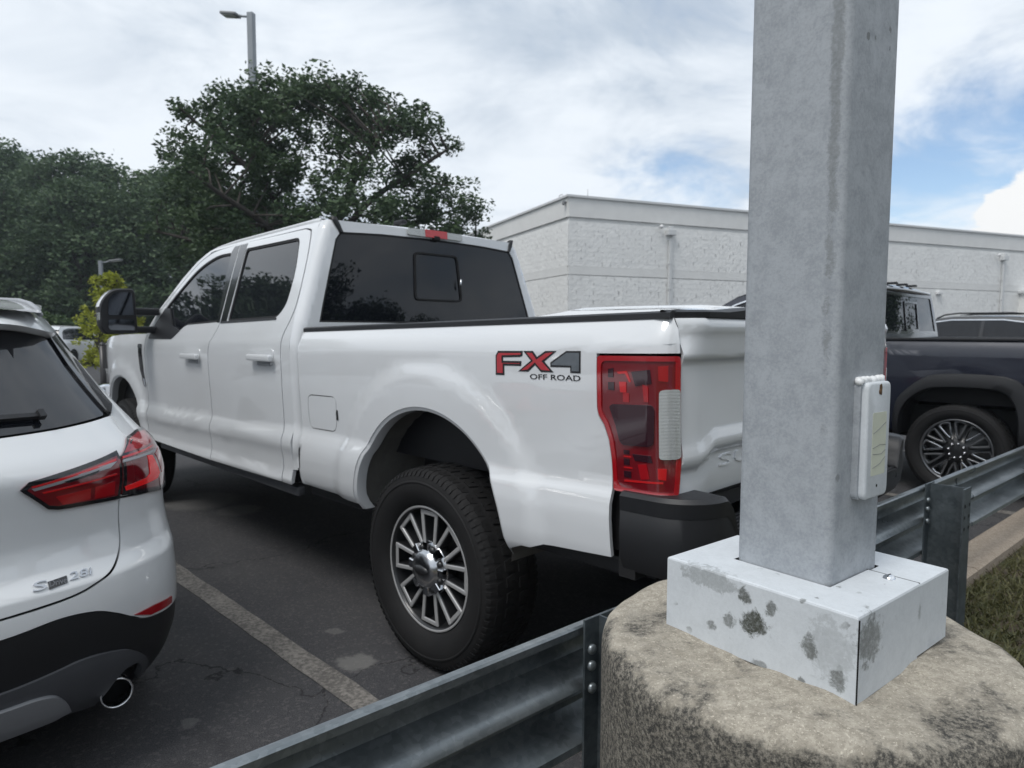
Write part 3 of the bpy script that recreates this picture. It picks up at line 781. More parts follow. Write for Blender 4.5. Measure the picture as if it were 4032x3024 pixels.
        for poly, mt in (([(.978, 1.267), (1.014, 1.270), (1.029, 1.238), (1.024, 1.236), (1.008, 1.262), (.984, 1.260)], 'bright_red'), ([(.986, 1.237), (1.012, 1.237), (1.012, 1.205), (.990, 1.205)], 'bright_red'), ([(1.0, 1.204), (1.022, 1.204), (1.022, 1.176), (1.0, 1.176)], 'red_lens'),
                         ([(1.118, 1.285), (1.146, 1.287), (1.146, 1.24), (1.12, 1.243)], 'red_lens'), ([(1.07, 1.232), (1.09, 1.225), (1.09, 1.18), (1.075, 1.18)], 'red_lens'), ([(.945, 1.275), (.965, 1.278), (.965, 1.25), (.945, 1.25)], 'dark_lens'),
                         ([(.945, 1.235), (.968, 1.235), (.968, 1.21), (.945, 1.212)], 'dark_lens'), ([(1.03, 1.268), (1.095, 1.275), (1.10, 1.235), (1.045, 1.225)], 'dark_lens'), ([(.999, 1.030), (1.02, 1.030), (1.02, 1.017), (.999, 1.017)], 'dark_lens'), ([(.999, 1.012), (1.026, 1.012), (1.026, 1.008), (.999, 1.008)], 'bright_red'),
                         ([(.999, 1.003), (1.02, 1.003), (1.02, .984), (.999, .984)], 'dark_lens'), ([(.999, .978), (1.03, .978), (1.03, .974), (.999, .974)], 'bright_red'), ([(.999, .965), (1.025, .965), (1.025, .945), (.999, .945)], 'dark_lens'), ([(1.05, .99), (1.08, .995), (1.09, .95), (1.06, .945)], 'red_lens'), ([(1.115, .985), (1.14, .985), (1.138, .95), (1.115, .952)], 'bright_red'),
                         ([(1.0, .937), (1.13, .945), (1.13, .939), (1.0, .931)], 'bright_red'), ([(1.03, 1.02), (1.095, 1.02), (1.10, 1.0), (1.04, 1.0)], 'dark_lens')):
            panel('lamp_facet', poly, ford_bed, mt, L, step=.04, off=.006, lip=.002, **k)
    # ---- off-road decal on both sides
    F = [(.440, 1.243), (.440, 1.313), (.452, 1.329), (.576, 1.329), (.574, 1.312), (.562, 1.308), (.479, 1.306), (.479, 1.294), (.570, 1.294), (.568, 1.277), (.485, 1.277), (.485, 1.243)]
    X = [(.578, 1.329), (.624, 1.329), (.643, 1.309), (.681, 1.329), (.731, 1.329), (.677, 1.294), (.718, 1.258), (.661, 1.258), (.634, 1.281), (.602, 1.258), (.553, 1.258), (.614, 1.296)]
    Q = [(.704, 1.291), (.772, 1.329), (.833, 1.329), (.833, 1.258), (.790, 1.258), (.790, 1.276), (.704, 1.276)]
    Qh = [(.750, 1.293), (.790, 1.293), (.790, 1.315)]
    for mir in (False, True):
        k = dict(mirror=mir, step=.05, lip=0)
        sh = (lambda P: P) if not mir else (lambda P: [(.44+.833-u+.44-.44, v) for u, v in P][::-1])
        for P, mt in ((F, 'decal_red'), (X, 'decal_red'), (Q, 'decal_grey')):
            hol = (sh(Qh),) if P is Q else ()
            d = panel('decal_letter', sh(P), ford_bed, 'decal_black', T, holes=hol, off=.0012, **k)
            hi = (sh(inset(Qh, -.005)),) if P is Q else ()
            panel('decal_fill', inset(sh(P), .0075 if P is not Q else .006), ford_bed, mt, d, holes=hi, off=.0022, **k)
    lettering('decal_words', 'OFF ROAD', (.610, 1.233, .832, 1.251), ford_bed, 'decal_black', T, off=.0018)
    lettering('decal_words', 'OFF ROAD', (.832-.17, 1.233, .610-.17, 1.251), lambda u, v: (lambda p: (p[0], -p[1], p[2]))(ford_bed(u, v)), 'decal_black', T, off=.0018)
    # ---- cab panels
    fwin = spline([(2.115, 1.503), (2.19, 1.75), (2.265, 1.948)], 4)[:-1]+rnd([(2.268, 1.955)], 0)+spline([(2.30, 1.962), (2.52, 1.960), (2.777, 1.897), (3.005, 1.772), (3.208, 1.629), (3.33, 1.50), (3.385, 1.425)], 6)+[(3.37, 1.412), (2.905, 1.406), (2.87, 1.415), (2.76, 1.462), (2.70, 1.487), (2.64, 1.498)]
    rbase = [(1.985, 1.503), (2.055, 1.966), (1.345, 1.955), (1.268, 1.75), (1.262, 1.571), (1.325, 1.505)]; rrad = [.02, .02, .05, .1, .1, .12]
    rwin = rnd(rbase, rrad, 6); rwin_i = rnd(inset(rbase, .014), rrad, 6); rwin_o = rnd(inset(rbase, -.004), rrad, 6)
    fd = [(2.222, .628), (3.447, .655), (3.447, 1.40), (3.40, 1.475), (3.30, 1.622)]+spline([(3.30, 1.622), (2.995, 1.83), (2.817, 1.931), (2.68, 1.977), (2.523, 2.002), (2.178, 2.010)], 5)[1:]+spline([(2.178, 2.010), (2.13, 1.75), (2.095, 1.52), (2.15, 1.42), (2.215, 1.33), (2.219, 1.0), (2.222, .628)], 5)[1:-1]
    both('front_door', fd, ford_cab, 'white_paint', holes=(fwin,))
    rd = [(1.238, .622)]+[(2.214, .628)]+[(u-.008, v) for u, v in spline([(2.178, 2.010), (2.13, 1.75), (2.095, 1.52), (2.15, 1.42), (2.215, 1.33), (2.219, 1.0), (2.222, .628)], 5)[1:-1]][::-1]+[(2.170, 2.010), (1.32, 1.996)]+spline([(1.285, 1.988), (1.240, 1.962), (1.190, 1.82), (1.155, 1.60), (1.165, 1.50), (1.215, 1.41), (1.226, 1.33), (1.226, 1.23), (1.236, .90)], 6)
    both('rear_door', rd, ford_cab, 'white_paint', holes=(rwin,))
    seam = [(u-.008, v) for u, v in spline([(1.285, 1.996), (1.236, 1.968), (1.186, 1.82), (1.152, 1.60), (1.162, 1.50), (1.212, 1.41), (1.226, 1.33), (1.226, 1.23), (1.236, .90)], 6)]
    cabf = [(1.125, .62), (1.125, 1.45), (1.183, 2.03), (1.22, 2.042), (1.6, 2.046), (2.3, 2.046), (2.60, 2.034), (2.70, 2.015), (2.87, 1.950), (3.05, 1.845), (3.35, 1.625), (3.45, 1.50), (3.452, 1.412), (3.408, 1.48), (3.306, 1.628)]+spline([(3.306, 1.630), (3.0, 1.838), (2.82, 1.939), (2.683, 1.985), (2.524, 2.010), (1.32, 2.004)], 5)[1:]+seam+[(1.229, .62)]
    both('cab_frame', cabf, ford_cab, 'white_paint', lip=.02)
    both('side_window', inset(fwin, -.004), ford_cab, 'side_glass', off=-.010, lip=0)
    both('side_window', rwin_o, ford_cab, 'side_glass', off=-.010, lip=0)
    both('window_seal', fwin, ford_cab, 'gap_black', holes=(inset(fwin, .014),), off=-.004, lip=.006)
    both('window_seal', rwin, ford_cab, 'gap_black', holes=(rwin_i,), off=-.004, lip=.006)
    both('pillar_applique', [(1.995, 1.50), (2.085, 1.50), (2.17, 2.0), (2.062, 2.0)], ford_cab, 'gloss_black', off=.0015, lip=.004)
    both('pillar_applique', [(2.100, 1.50), (2.14, 1.50), (2.28, 1.965), (2.262, 2.0), (2.182, 2.0)], ford_cab, 'gloss_black', off=.0015, lip=.004)
    both('belt_moulding', [(1.33, 1.494), (2.08, 1.494), (2.08, 1.505), (1.33, 1.505)], ford_cab, 'black_trim', off=.004)
    both('mirror_sail', [(3.385, 1.42), (3.37, 1.412), (2.905, 1.406), (2.87, 1.415), (2.76, 1.462), (2.93, 1.50), (3.10, 1.63), (3.20, 1.635), (3.33, 1.50)], ford_cab, 'black_trim', off=.004, lip=.01)
    # fender
    fa = ell(FA, math.pi, 0, 40)
    fen = [(3.456, .655), (3.56, .655)]+fa+[(4.62, .66), (4.90, .72), (4.93, 1.30)]+spline([(4.93, 1.30), (4.75, 1.40), (4.5, 1.435), (4.2, 1.452), (3.8, 1.455), (3.456, 1.452)], 4)[1:]
    both('front_fender', fen, ford_cab, 'white_paint')
    both('fender_vent', rnd([(3.60, 1.375), (3.525, 1.375), (3.505, 1.18), (3.475, 1.05), (3.50, 1.045), (3.575, 1.18)], .012), ford_cab, 'gloss_black', off=.006)
    both('vent_badge', [(3.495, 1.11), (3.478, 1.052), (3.497, 1.046), (3.53, 1.10)], ford_cab, 'chrome', off=.010)
    both('vent_badge', [(3.592, 1.368), (3.532, 1.368), (3.527, 1.345), (3.592, 1.345)], ford_cab, 'dull_chrome', off=.010)
    # arch lips and wheel wells
    for A in (RA, FA):
        for s in (1, -1):
            m = MB(); vs = []; n = 44
            pts0 = ell(A, -.06, math.pi+.06, n); ptsi = ell(A, -.06, math.pi+.06, n, .968); ptsj = ell(A, -.06, math.pi+.06, n, .962)
            for (x, z), (x1, z1), (x2, z2) in zip(pts0, ptsi, ptsj):
                y = ford_side(x, z)
                for (a, b, yy) in ((x, z, y-.003), (x1, z1, y-.010), (x2, z2, y-.022), (x2, z2, y-.060)): vs.append((a, s*yy, b-RAKE*a))
            m.add(vs, [(i*4+j, i*4+j+1, (i+1)*4+j+1, (i+1)*4+j) for i in range(n) for j in range(3)], True); m.build('arch_lip', 'white_paint', T, auto=50)
            m = MB(); vs = []
            for i, (x, z) in enumerate(ell(A, -.02, math.pi+.12, n, .985)):
                k = .006*(i % 2)
                for yy in (.955, .80, .60): vs.append((x*1.0, s*(yy), z-RAKE*x+k))
            m.add(vs, [(i*3+j, i*3+j+1, (i+1)*3+j+1, (i+1)*3+j) for i in range(n) for j in range(2)], True)
            m.build('wheel_well', 'liner', T)
            m = MB(); pl = ell(A, -.05, math.pi+.05, 24, .99); m.add([(x, s*.60, z-RAKE*x) for x, z in pl], [tuple(range(len(pl)))]); m.build('well_panel', 'under', T)
    # ---- cab back, rear glass
    gl = [(.835, 1.475), (.812, 1.56), (.70, 1.925), (.665, 1.968), (.40, 1.980), (0, 1.985)]; gl = gl+[(-u, v) for u, v in reversed(gl[:-1])]
    def sb(z): return ford_side(1.2, z)-.06+.06*math.pi/2
    zz = [.70, .9, 1.1, 1.3, 1.42, 1.5, 1.6, 1.7, 1.8, 1.9, 1.97, 2.03]
    bk = [(sb(z), z) for z in zz]; bk = bk+[(-u, v) for u, v in reversed(bk)]
    panel('cab_back', bk, ford_back, 'white_paint', T, holes=(gl,), step=(.03, .06), ref=(2.2, 0, 1.4))
    rg = panel('rear_window', inset(gl, -.004), ford_back, 'tint_glass', T, off=-.005, lip=0, ref=(2.2, 0, 1.4))
    panel('window_seal', gl, ford_back, 'gap_black', rg, holes=(inset(gl, .010),), off=-.001, lip=.004, ref=(2.2, 0, 1.4))
    sl = rnd([(.172, 1.898), (-.172, 1.898), (-.190, 1.61), (.190, 1.61)], .035)
    panel('slider_frame', sl, ford_back, 'gap_black', rg, holes=(rnd(inset(sl, .011), .02, 2),), off=.004, lip=.01, ref=(2.2, 0, 1.4))
    m = MB(); m.tube([(1.052, -.165, 1.67), (1.05, -.168, 1.73)], .006); m.build('slider_latch', 'dull_chrome', rg)
    ch = rnd([(.215, 1.992), (.215, 2.033), (-.215, 2.033), (-.215, 1.992)], .012)
    C = panel('high_brake_lamp', ch, ford_back, 'clear_lens', T, off=.014, lip=.02, ref=(2.2, 0, 1.4))
    panel('brake_lens', [(.085, 1.990), (.085, 2.035), (-.085, 2.035), (-.085, 1.990)], ford_back, 'bright_red', C, off=.019, lip=.01, ref=(2.2, 0, 1.4))
    m = MB(); m.box((1.095, 0, 1.968), (.035, .05, .03), bev=.008); m.build('brake_lamp_camera', 'gap_black', C)
    # ---- roof, windscreen, bonnet, nose
    def roof(x, y):
        z = 2.083-.040*(y/.74)**2-.014*sst(.64, .745, abs(y))
        if x > 2.2: z -= .085*((x-2.2)/.65)**2
        if x < 1.42: z -= .045*((1.42-x)/.27)**2
        return (x, y, z-RAKE*x)
    rp = [(1.20, -.60), (1.19, -.30), (1.187, 0), (1.19, .30), (1.20, .60), (1.21, .72), (1.25, .742), (2.60, .742), (2.78, .70), (2.83, .30), (2.84, 0), (2.83, -.30), (2.78, -.70), (2.60, -.742), (1.25, -.742), (1.21, -.72)]
    panel('roof', rp, roof, 'white_paint', T, step=(.06, .06), lip=.035)
    m = MB(); vs = []                                   # header between roof edge and rear glass
    hs = [-.70+1.4*i/28 for i in range(29)]
    for y in hs:
        a = roof(1.19+.012*sst(.5, .7, abs(y)), y); b = ford_back(y, 2.03)
        for t in (0, .35, .7, 1): vs.append((a[0]+(b[0]-a[0])*t-.006*math.sin(math.pi*t), y, a[2]+(b[2]-a[2])*t+.006*math.sin(math.pi*t)))
    m.add(vs, [(i*4+j, i*4+j+1, (i+1)*4+j+1, (i+1)*4+j) for i in range(28) for j in range(3)], True); m.build('roof_header', 'white_paint', T)
    for s in (1, -1):                                   # black ditch mouldings at the roof corners
        line = [Vector(roof(x, .690)) for x in (1.50, 1.40, 1.32, 1.26, 1.21)]+[Vector(ford_back(.70-.010*k, 2.045-.02*k)) for k in (0, 1, 2, 3, 4)]
        m = MB(); vs = []
        for i, q in enumerate(line):
            e = .005 if i < 5 else .002; ex = -.003 if i < 5 else -.010; w = .018 if i < 8 else .014
            vs += [(q.x+ex*.3, s*(q.y-w), q.z+e*.3), (q.x+ex, s*(q.y-w*.6), q.z+e), (q.x+ex, s*(q.y+w*.6), q.z+e), (q.x+ex*.3, s*(q.y+w), q.z+e*.3-.006)]
        m.add(vs, [(i*4+j, i*4+j+1, (i+1)*4+j+1, (i+1)*4+j) for i in range(len(line)-1) for j in range(3)], True); m.build('roof_ditch_moulding', 'black_trim', T)
    for s in (1, -1):
        m = MB(); vs = []
        for x in [1.19+1.65*i/20 for i in range(21)]:
            xx = min(x, 2.72); a = roof(xx, .742); z = 2.046 if xx < 2.3 else (2.046-.012*(xx-2.3)/.3 if xx < 2.6 else 2.034-.19*(xx-2.6)); b = ford_cab(xx, z)
            vs += [(a[0], s*a[1], a[2]), (xx, s*(a[1]+b[1])/2+s*.004, (a[2]+b[2])/2+.006), (b[0], s*b[1], b[2])]
        m.add(vs, [(i*3+j, i*3+j+1, (i+1)*3+j+1, (i+1)*3+j) for i in range(20) for j in range(2)], True); m.build('roof_side_rail', 'white_paint', T)
    m = MB(); m.tube([(1.5, .0, 2.06), (1.5, 0, 2.10)], .02); m.box((1.46, 0, 2.105), (.10, .045, .03), bev=.012); m.build('roof_antenna', 'black_trim', T)
    def screen(u, v): return (3.58-.74*v-.20*u*u*(1-.3*v), u*(.915-.185*v), 1.46+.56*v-.03*u*u)
    panel('windscreen', [(-1, 0), (1, 0), (1, 1), (-1, 1)], screen, 'tint_glass', T, step=.1, lip=0, ref=(2, 0, 1.2))
    def hood(x, y): return (x, y, 1.465+.035*math.cos(y*1.5)-.02*sst(.55, .6, abs(y))-.05*max(0, (x-4.3)/.7)**2-RAKE*x)
    panel('bonnet', [(3.42, -.90), (4.3, -.90), (4.85, -.80), (4.97, -.4), (4.99, 0), (4.97, .4), (4.85, .80), (4.3, .90), (3.42, .90)], hood, 'white_paint', T, step=.1, ref=(4, 0, 1))
    m = MB(); m.box((4.93, 0, 1.13), (.14, 1.5, .42), bev=.04); m.box((4.97, 0, 1.14), (.14, 1.0, .30), bev=.03); m.build('grille', 'chrome', T)
    m = MB(); m.box((5.02, 0, .78), (.22, 1.9, .26), bev=.06); m.build('front_bumper', 'chrome', T)
    for s in (1, -1): m = MB(); m.box((4.90, s*.72, 1.15), (.18, .32, .30), bev=.05); m.build('headlamp', 'clear_lens', T)
    m = MB(); m.box((2.9, 0, 1.0), (3.2, 1.7, .75)); m.box((2.3, 0, 1.55), (1.9, 1.35, .6), bev=.2); m.build('cabin_core', 'under', T)
    # ---- door handles
    for s in (1, -1):
        for x0 in (1.425, 2.465):
            c = panel('door_handle', rnd([(x0-.115, 1.245), (x0+.075, 1.245), (x0+.085, 1.335), (x0-.125, 1.335)], .03), ford_cab, 'white_paint', T, off=.004, lip=.006, mirror=s < 0)
            y = ford_side(x0, 1.29)
            mb = MB(); M = Matrix.Translation((x0, s*(y+.030), 1.288-RAKE*x0)); mb.box(None, (.285, .026, .036), bev=.011, m=M); mb.build('handle_grip', 'white_paint', c)
            mb = MB(); mb.box((x0-.01, s*(y+.004), 1.272-RAKE*x0), (.15, .012, .055), bev=.004); mb.build('handle_cup', 'silver_plastic', c)
    # ---- rockers and underside
    for s in (1, -1):
        m = MB(); m.box((2.2, s*.925, .595-RAKE*2.2), (2.15, .05, .05), bev=.012); m.build('rocker_strip', 'grey_plastic', T)
        m = MB(); m.box((.77, s*.90, .60-RAKE*.77), (.50, .06, .05), bev=.01); m.build('bed_skirt', 'bumper_black', T)
        m = MB(); m.box((-.78, s*.90, .665), (.42, .05, .06), bev=.012); m.build('bed_skirt', 'bumper_black', T)
    m = MB()
    for s in (1, -1): m.box((1.8, s*.45, .62), (5.6, .09, .18))
    m.box((-.9, 0, .62), (.10, 1.4, .12)); m.box((2.4, .1, .60), (1.6, .75, .22), bev=.04); m.box((.9, -.45, .55), (.7, .3, .2), bev=.06)
    m.build('chassis_frame', 'under', T)
    m = MB(); m.tube([(0, -.80, .43), (0, .80, .43)], .055, 12); m.tube([(4.06, -.8, .43), (4.06, .8, .43)], .05, 12); m.lathe([(0, -.16), (.12, -.14), (.17, 0), (.12, .14), (0, .16)], 16, 'X', (0, 0, .43)); m.build('axle', 'under', T)
    for s in (1, -1):
        m = MB(); m.tube([(.75, s*.55, .62), (.4, s*.55, .50), (0, s*.55, .50), (-.45, s*.55, .55), (-.85, s*.55, .66)], .035, 8); m.build('leaf_spring', 'under', T)
        m = MB(); m.tube([(.12, s*.48, .40), (.30, s*.42, .85)], .035, 10); m.build('shock_absorber', 'under', T)
    m = MB(); m.tube([(-.75, -.62, .50), (.6, -.6, .52)], .04, 10); m.build('exhaust_pipe', 'dull_chrome', T)
    m = MB(); m.tube([(-.55, .62, .60), (-.95, .60, .58)], .045, 10); m.build('tow_bar_tube', 'under', T)
    # ---- rear bumper
    def bpath(t):          # t 0..1 from left side to right side
        L1, r, L2 = .12, .15, 1.70; tot = 2*L1+math.pi*r+L2; d = t*tot; half = tot/2; sg = 1
        if d > half: d = tot-d; sg = -1
        if d < L1: x, y, nx, ny = -1.005-d, 1.0, 0, 1
        elif d < L1+r*math.pi/2: th = (d-L1)/r; x, y, nx, ny = -1.125-r*math.sin(th), .85+r*math.cos(th), -math.sin(th), math.cos(th)
        else: y = .85-(d-L1-r*math.pi/2); x, nx, ny = -1.275-.02*(1-(y/.85)**2), -1, 0
        return x, sg*y, nx, sg*ny
    n = 150; vs = []; vt = []
    for i in range(n+1):
        x, y, nx, ny = bpath(i/n); zt = .862-.10*(1-sst(.76, .83, abs(y))); sec = []
        for (o, z) in ((-.012, zt), (.0, zt-.012), (.004, .77), (-.004, .70), (-.025, .66), (-.08, .65), (-.09, .69)): vs.append((x+nx*o, y+ny*o*.9, z-RAKE*x))
    m = MB(); m.add(vs, [(i*7+j, i*7+j+1, (i+1)*7+j+1, (i+1)*7+j) for i in range(n) for j in range(6)], True)
    B = m.build('rear_bumper', 'bumper_black', T, auto=40)
    # upper pads, one at each end with a dip to the step between
    for s in (1, -1):
        m = MB(); vs = []
        ts = [i/160 for i in range(0, 161)]; pts = [bpath(t) for t in ts]; pts = [p for p in pts if p[1]*s > .755]
        if s < 0: pts = pts[::-1]
        for (x, y, nx, ny) in pts:
            zt = .905-.03*(1-sst(.80, .85, abs(y)))-.09*(1-sst(.765, .82, abs(y)))
            for (o, z) in ((.002, zt-.055), (.004, zt-.012), (-.008, zt), (-.11, zt+.004), (-.11, zt-.05)): vs.append((x+nx*o, y+ny*o, z-RAKE*x))
        k = len(pts); m.add(vs, [(i*5+j, i*5+j+1, (i+1)*5+j+1, (i+1)*5+j) for i in range(k-1) for j in range(4)]+[tuple(range(5)), tuple((k-1)*5+j for j in range(5))], True)
        m.build('bumper_pad', 'black_trim', B, auto=35)
    m = MB(); m.box((-1.212, 0, .768+.024), (.145, 1.52, .012))
    m.build('step_pad', 'black_trim', B)
    for i in range(6):
        m = MB(); m.box((-1.160-.0215*i, 0, .801), (.011, 1.50, .010), bev=.003); m.build('step_rib', 'black_trim', B)
    m = MB(); m.box((-1.21, 0, .69), (.20, .20, .12), bev=.02); m.tube([(-1.05, 0, .60), (-1.30, 0, .60)], .035); m.build('hitch_receiver', 'under', B)
    for s in (1, -1):
        m = MB(); m.box((-1.02, s*.93, .775), (.06, .10, .24)); m.build('bumper_gap_filler', 'gap_black', B)
    # ---- towing mirrors
    for s in (1, -1):
        hd = MB(); M0 = Matrix.Identity(4)
        out = rnd([(1.085, 1.455), (1.10, 1.775), (1.255, 1.770), (1.335, 1.665), (1.335, 1.50), (1.30, 1.445)], [.02, .03, .09, .05, .05, .03], 4)
        k = len(out); cx, cz = 1.21, 1.6; vs = []
        for (xo, sc) in ((3.245, .96), (3.255, 1.0), (3.33, 1.0), (3.40, .90), (3.44, .62)):
            for y, z in out: vs.append((xo, s*(cx+(y-cx)*sc), cz+(z-cz)*sc-RAKE*3.3))
        hd.add(vs, [(j*k+i, j*k+(i+1) % k, (j+1)*k+(i+1) % k, (j+1)*k+i) for j in range(4) for i in range(k)]+[tuple(4*k+i for i in range(k)), tuple(range(k))], True)
        H = hd.build('tow_mirror', 'black_trim', T, auto=40)
        for poly, mt in ((rnd([(1.115, 1.583), (1.122, 1.748), (1.245, 1.742), (1.278, 1.69), (1.285, 1.583)], [.01, .02, .05, .02, .01], 3), 'mirror_glass'), (rnd([(1.11, 1.475), (1.113, 1.552), (1.285, 1.550), (1.287, 1.49), (1.27, 1.475)], .012, 3), 'mirror_glass')):
            g = MB(); g.prism(poly, lambda u, v, d: (d, s*u, v-RAKE*3.3), 3.242, 3.238); g.build('mirror_lens', mt, H)
        g = MB(); g.box((3.285, s*1.336, 1.572-RAKE*3.3), (.06, .012, .055), bev=.004); g.build('marker_lens', 'clear_lens', H)
        cp = MB(); vs = []
        arc = [p for p in out if p[1] > 1.62 and p[0] > 1.11]
        for y, z in arc:
            for xo, e in ((3.27, 1.012), (3.35, 1.012), (3.41, .93)): vs.append((xo, s*(cx+(y-cx)*e), cz+(z-cz)*e-RAKE*3.3))
        cp.add(vs, [(i*3+j, i*3+j+1, (i+1)*3+j+1, (i+1)*3+j) for i in range(len(arc)-1) for j in range(2)], True); cp.build('mirror_cap', 'white_paint', H)
        for z0, z1 in ((1.585, 1.640), (1.455, 1.505)):
            g = MB(); g.box((3.31, s*1.02, (z0+z1)/2-RAKE*3.3), (.10, .20, z1-z0), bev=.015); g.build('mirror_arm', 'black_trim', H)
    # ---- wheels
    set_wheels(T, lambda: ford_wheel(T, spin=.0), (0, 4.06), (.845, -.845), .4234)
build_ford()

# ------------------------------------------------------------------ white crossover at the left edge
BMW_W = [(.20, .84), (.28, .875), (.40, .905), (.55, .915), (.68, .915), (.80, .91), (.90, .905), (1.0, .88), (1.08, .83), (1.2, .755), (1.38, .665), (1.46, .62), (1.50, .58)]
BMW_X = [(.20, .12), (.28, .06), (.40, .015), (.55, .0), (.64, .01), (.70, .055), (.78, .075), (.86, .07), (.96, .06), (1.0, .075), (1.06, .12), (1.2, .24), (1.36, .38), (1.44, .42), (1.50, .50)]
BMW_N = [(.3, 3.7), (.6, 3.2), (.9, 3.0), (1.1, 2.9)]
def bmw(u, z):
    W = lerp_tab(BMW_W, z); X = lerp_tab(BMW_X, z); n = lerp_tab(BMW_N, z); a = min(abs(u), math.pi/2); sg = 1 if u >= 0 else -1
    y = W*math.sin(a)**(2/n) if a > 0 else 0.; x = X+.62*(1-max(0, math.cos(a))**(2/n))+max(0, abs(u)-math.pi/2)
    if x > 3.7: y *= 1-.25*((x-3.7)/.75)**2
    return (x, -sg*y, z)
def build_bmw():
    T = thing('crossover_car', 'white crossover with black lower bumper and red tail lamps at the left edge', 'car', (-1.634, 1.597, 0), TRUCK_RZ)
    RF = (1.6, 0, .8)
    def P(name, poly, mat, par=T, two=True, **k):
        k.setdefault('ref', RF); k.setdefault('step', (.05, .04))
        o = panel(name, poly, bmw, mat, par, **k)
        if two: panel(name, poly, bmw, mat, par, mirror=True, **k)
        return o
    seam = [(.965, 1.113), (.905, 1.040), (.752, .994)]+spline([(.682, .864), (.666, .800), (.658, .749), (.632, .699), (.573, .661), (.492, .639), (.392, .622), (.192, .611)], 6)
    half = [(.0, 1.098), (.319, 1.092), (.538, 1.098), (.90, 1.112)]+seam+[(.0, .609)]
    tgate = half+[(-u, v) for u, v in reversed(half[1:-1])]
    TG = P('tailgate', tgate, 'suv_white_paint', two=False)
    clad = spline([(.0, .553), (.182, .553), (.341, .567), (.469, .556), (.56, .528), (.644, .496), (.762, .466), (1.049, .452), (1.53, .46)], 6)
    s2 = spline([(.690, .862), (.674, .800), (.667, .749), (.641, .695), (.579, .655), (.496, .632), (.394, .615), (.192, .604), (.0, .602)], 6)
    P('bumper_cover', clad+[(1.50, .60), (1.49, .845), (1.27, .836), (.965, .848)]+s2, 'suv_white_paint')
    arch = [(1.79+.38*math.cos(a), .35+.38*math.sin(a)) for a in [R(d) for d in range(0, 141, 10)]]
    P('quarter_panel', [(.700, .868), (.765, .998), (.914, 1.044), (.982, 1.117), (1.115, 1.140), (1.185, 1.357), (1.165, 1.405), (1.25, 1.445), (1.5, 1.468), (1.60, 1.468), (1.64, 1.10), (2.6, 1.03), (2.6, .40), (2.2, .38)]+arch+[(1.50, .62), (1.495, .852), (1.27, .843), (.965, .855)], 'suv_white_paint')
    arch2 = [(4.46+.38*math.cos(a), .35+.38*math.sin(a)) for a in [R(d) for d in range(0, 181, 12)]]
    P('front_body_side', [(2.61, .40), (2.61, 1.03), (4.0, .99), (5.0, .86), (5.25, .70), (5.25, .40), (4.86, .36)]+arch2+[(4.06, .36)], 'suv_white_paint', step=.12)
    P('roof_side', [(1.60, 1.47), (3.1, 1.47), (3.9, 1.03), (3.95, .99), (4.0, .99), (3.86, 1.03), (3.06, 1.44), (1.72, 1.43), (1.68, 1.11), (1.64, 1.10)], 'suv_white_paint', step=.1)
    P('side_window', [(1.69, 1.10), (2.6, 1.03), (3.85, 1.00), (3.06, 1.44), (1.74, 1.43)], 'tint_glass', step=.1, off=-.006, lip=0)
    # rear glass, black blades and spoiler
    gh = [(.0, 1.104), (.319, 1.099), (.538, 1.105), (.90, 1.120), (.938, 1.132), (.930, 1.287), (.957, 1.378), (.80, 1.397), (.572, 1.408), (.0, 1.415)]
    G = P('rear_window', gh+[(-u, v) for u, v in reversed(gh[1:-1])], 'side_glass', two=False, off=-.002, lip=0)
    P('pillar_blade', [(.942, 1.130), (.984, 1.121), (1.110, 1.143), (1.178, 1.352), (1.155, 1.40), (.962, 1.380), (.935, 1.287)], 'gloss_black', off=.006, lip=.012)
    P('wiper', [(.05, 1.133), (.40, 1.131), (.505, 1.130), (.507, 1.140), (.345, 1.143), (.05, 1.145)], 'black_trim', two=False, off=.022, lip=.015, par=G)
    P('wiper', [(.480, 1.125), (.508, 1.125), (.510, 1.145), (.482, 1.145)], 'black_trim', two=False, off=.030, lip=.02, par=G)
    m = MB(); vs = []
    us = [-1.18+2.36*i/40 for i in range(41)]
    for u in us:
        e = sst(1.18, .95, abs(u)); p = Vector(bmw(u, 1.40)); q = Vector(bmw(u*.985, 1.455)); o = .02+.05*e
        zl = 1.412-.032*sst(.5, 1.1, abs(u))
        vs += [(p.x+.02, p.y, zl-.004), (p.x-o*.6, p.y, zl), (p.x-o, p.y*1.004, zl+.016), (p.x-o+.02, p.y, zl+.030), (q.x+.02, q.y*.995, 1.462), (q.x+.10, q.y*.98, 1.478)]
    m.add(vs, [(i*6+j, i*6+j+1, (i+1)*6+j+1, (i+1)*6+j) for i in range(40) for j in range(5)], True); m.build('roof_spoiler', 'suv_white_paint', T, auto=60)
    m = MB(); vs = []; xs = [.44+.12*i for i in range(22)]
    for x in xs:
        f = min(1, .72+.28*((x-.44)/.3)) if x < .74 else 1; zt = 1.462+.055*sst(.40, 1.2, x)-.10*sst(2.3, 3.1, x)
        for j in range(13):
            t = -1+j/6; vs.append((x, (.55+.09*sst(.44, 1.1, x))*t, zt+.045*(1-t*t)*f))
    m.add(vs, [(i*13+j, i*13+j+1, (i+1)*13+j+1, (i+1)*13+j) for i in range(len(xs)-1) for j in range(12)], True); m.build('roof', 'suv_white_paint', T)
    m = MB(); vs = []
    for i in range(9):
        t = i/8; x = 2.95+.95*t
        for j in range(9): q = -1+j/4; vs.append((x-.15*q*q, (.62+.16*t)*q, 1.43-.42*t+.03*(1-q*q)))
    m.add(vs, [(i*9+j, i*9+j+1, (i+1)*9+j+1, (i+1)*9+j) for i in range(8) for j in range(8)], True); m.build('windscreen', 'tint_glass', T)
    m = MB(); vs = []
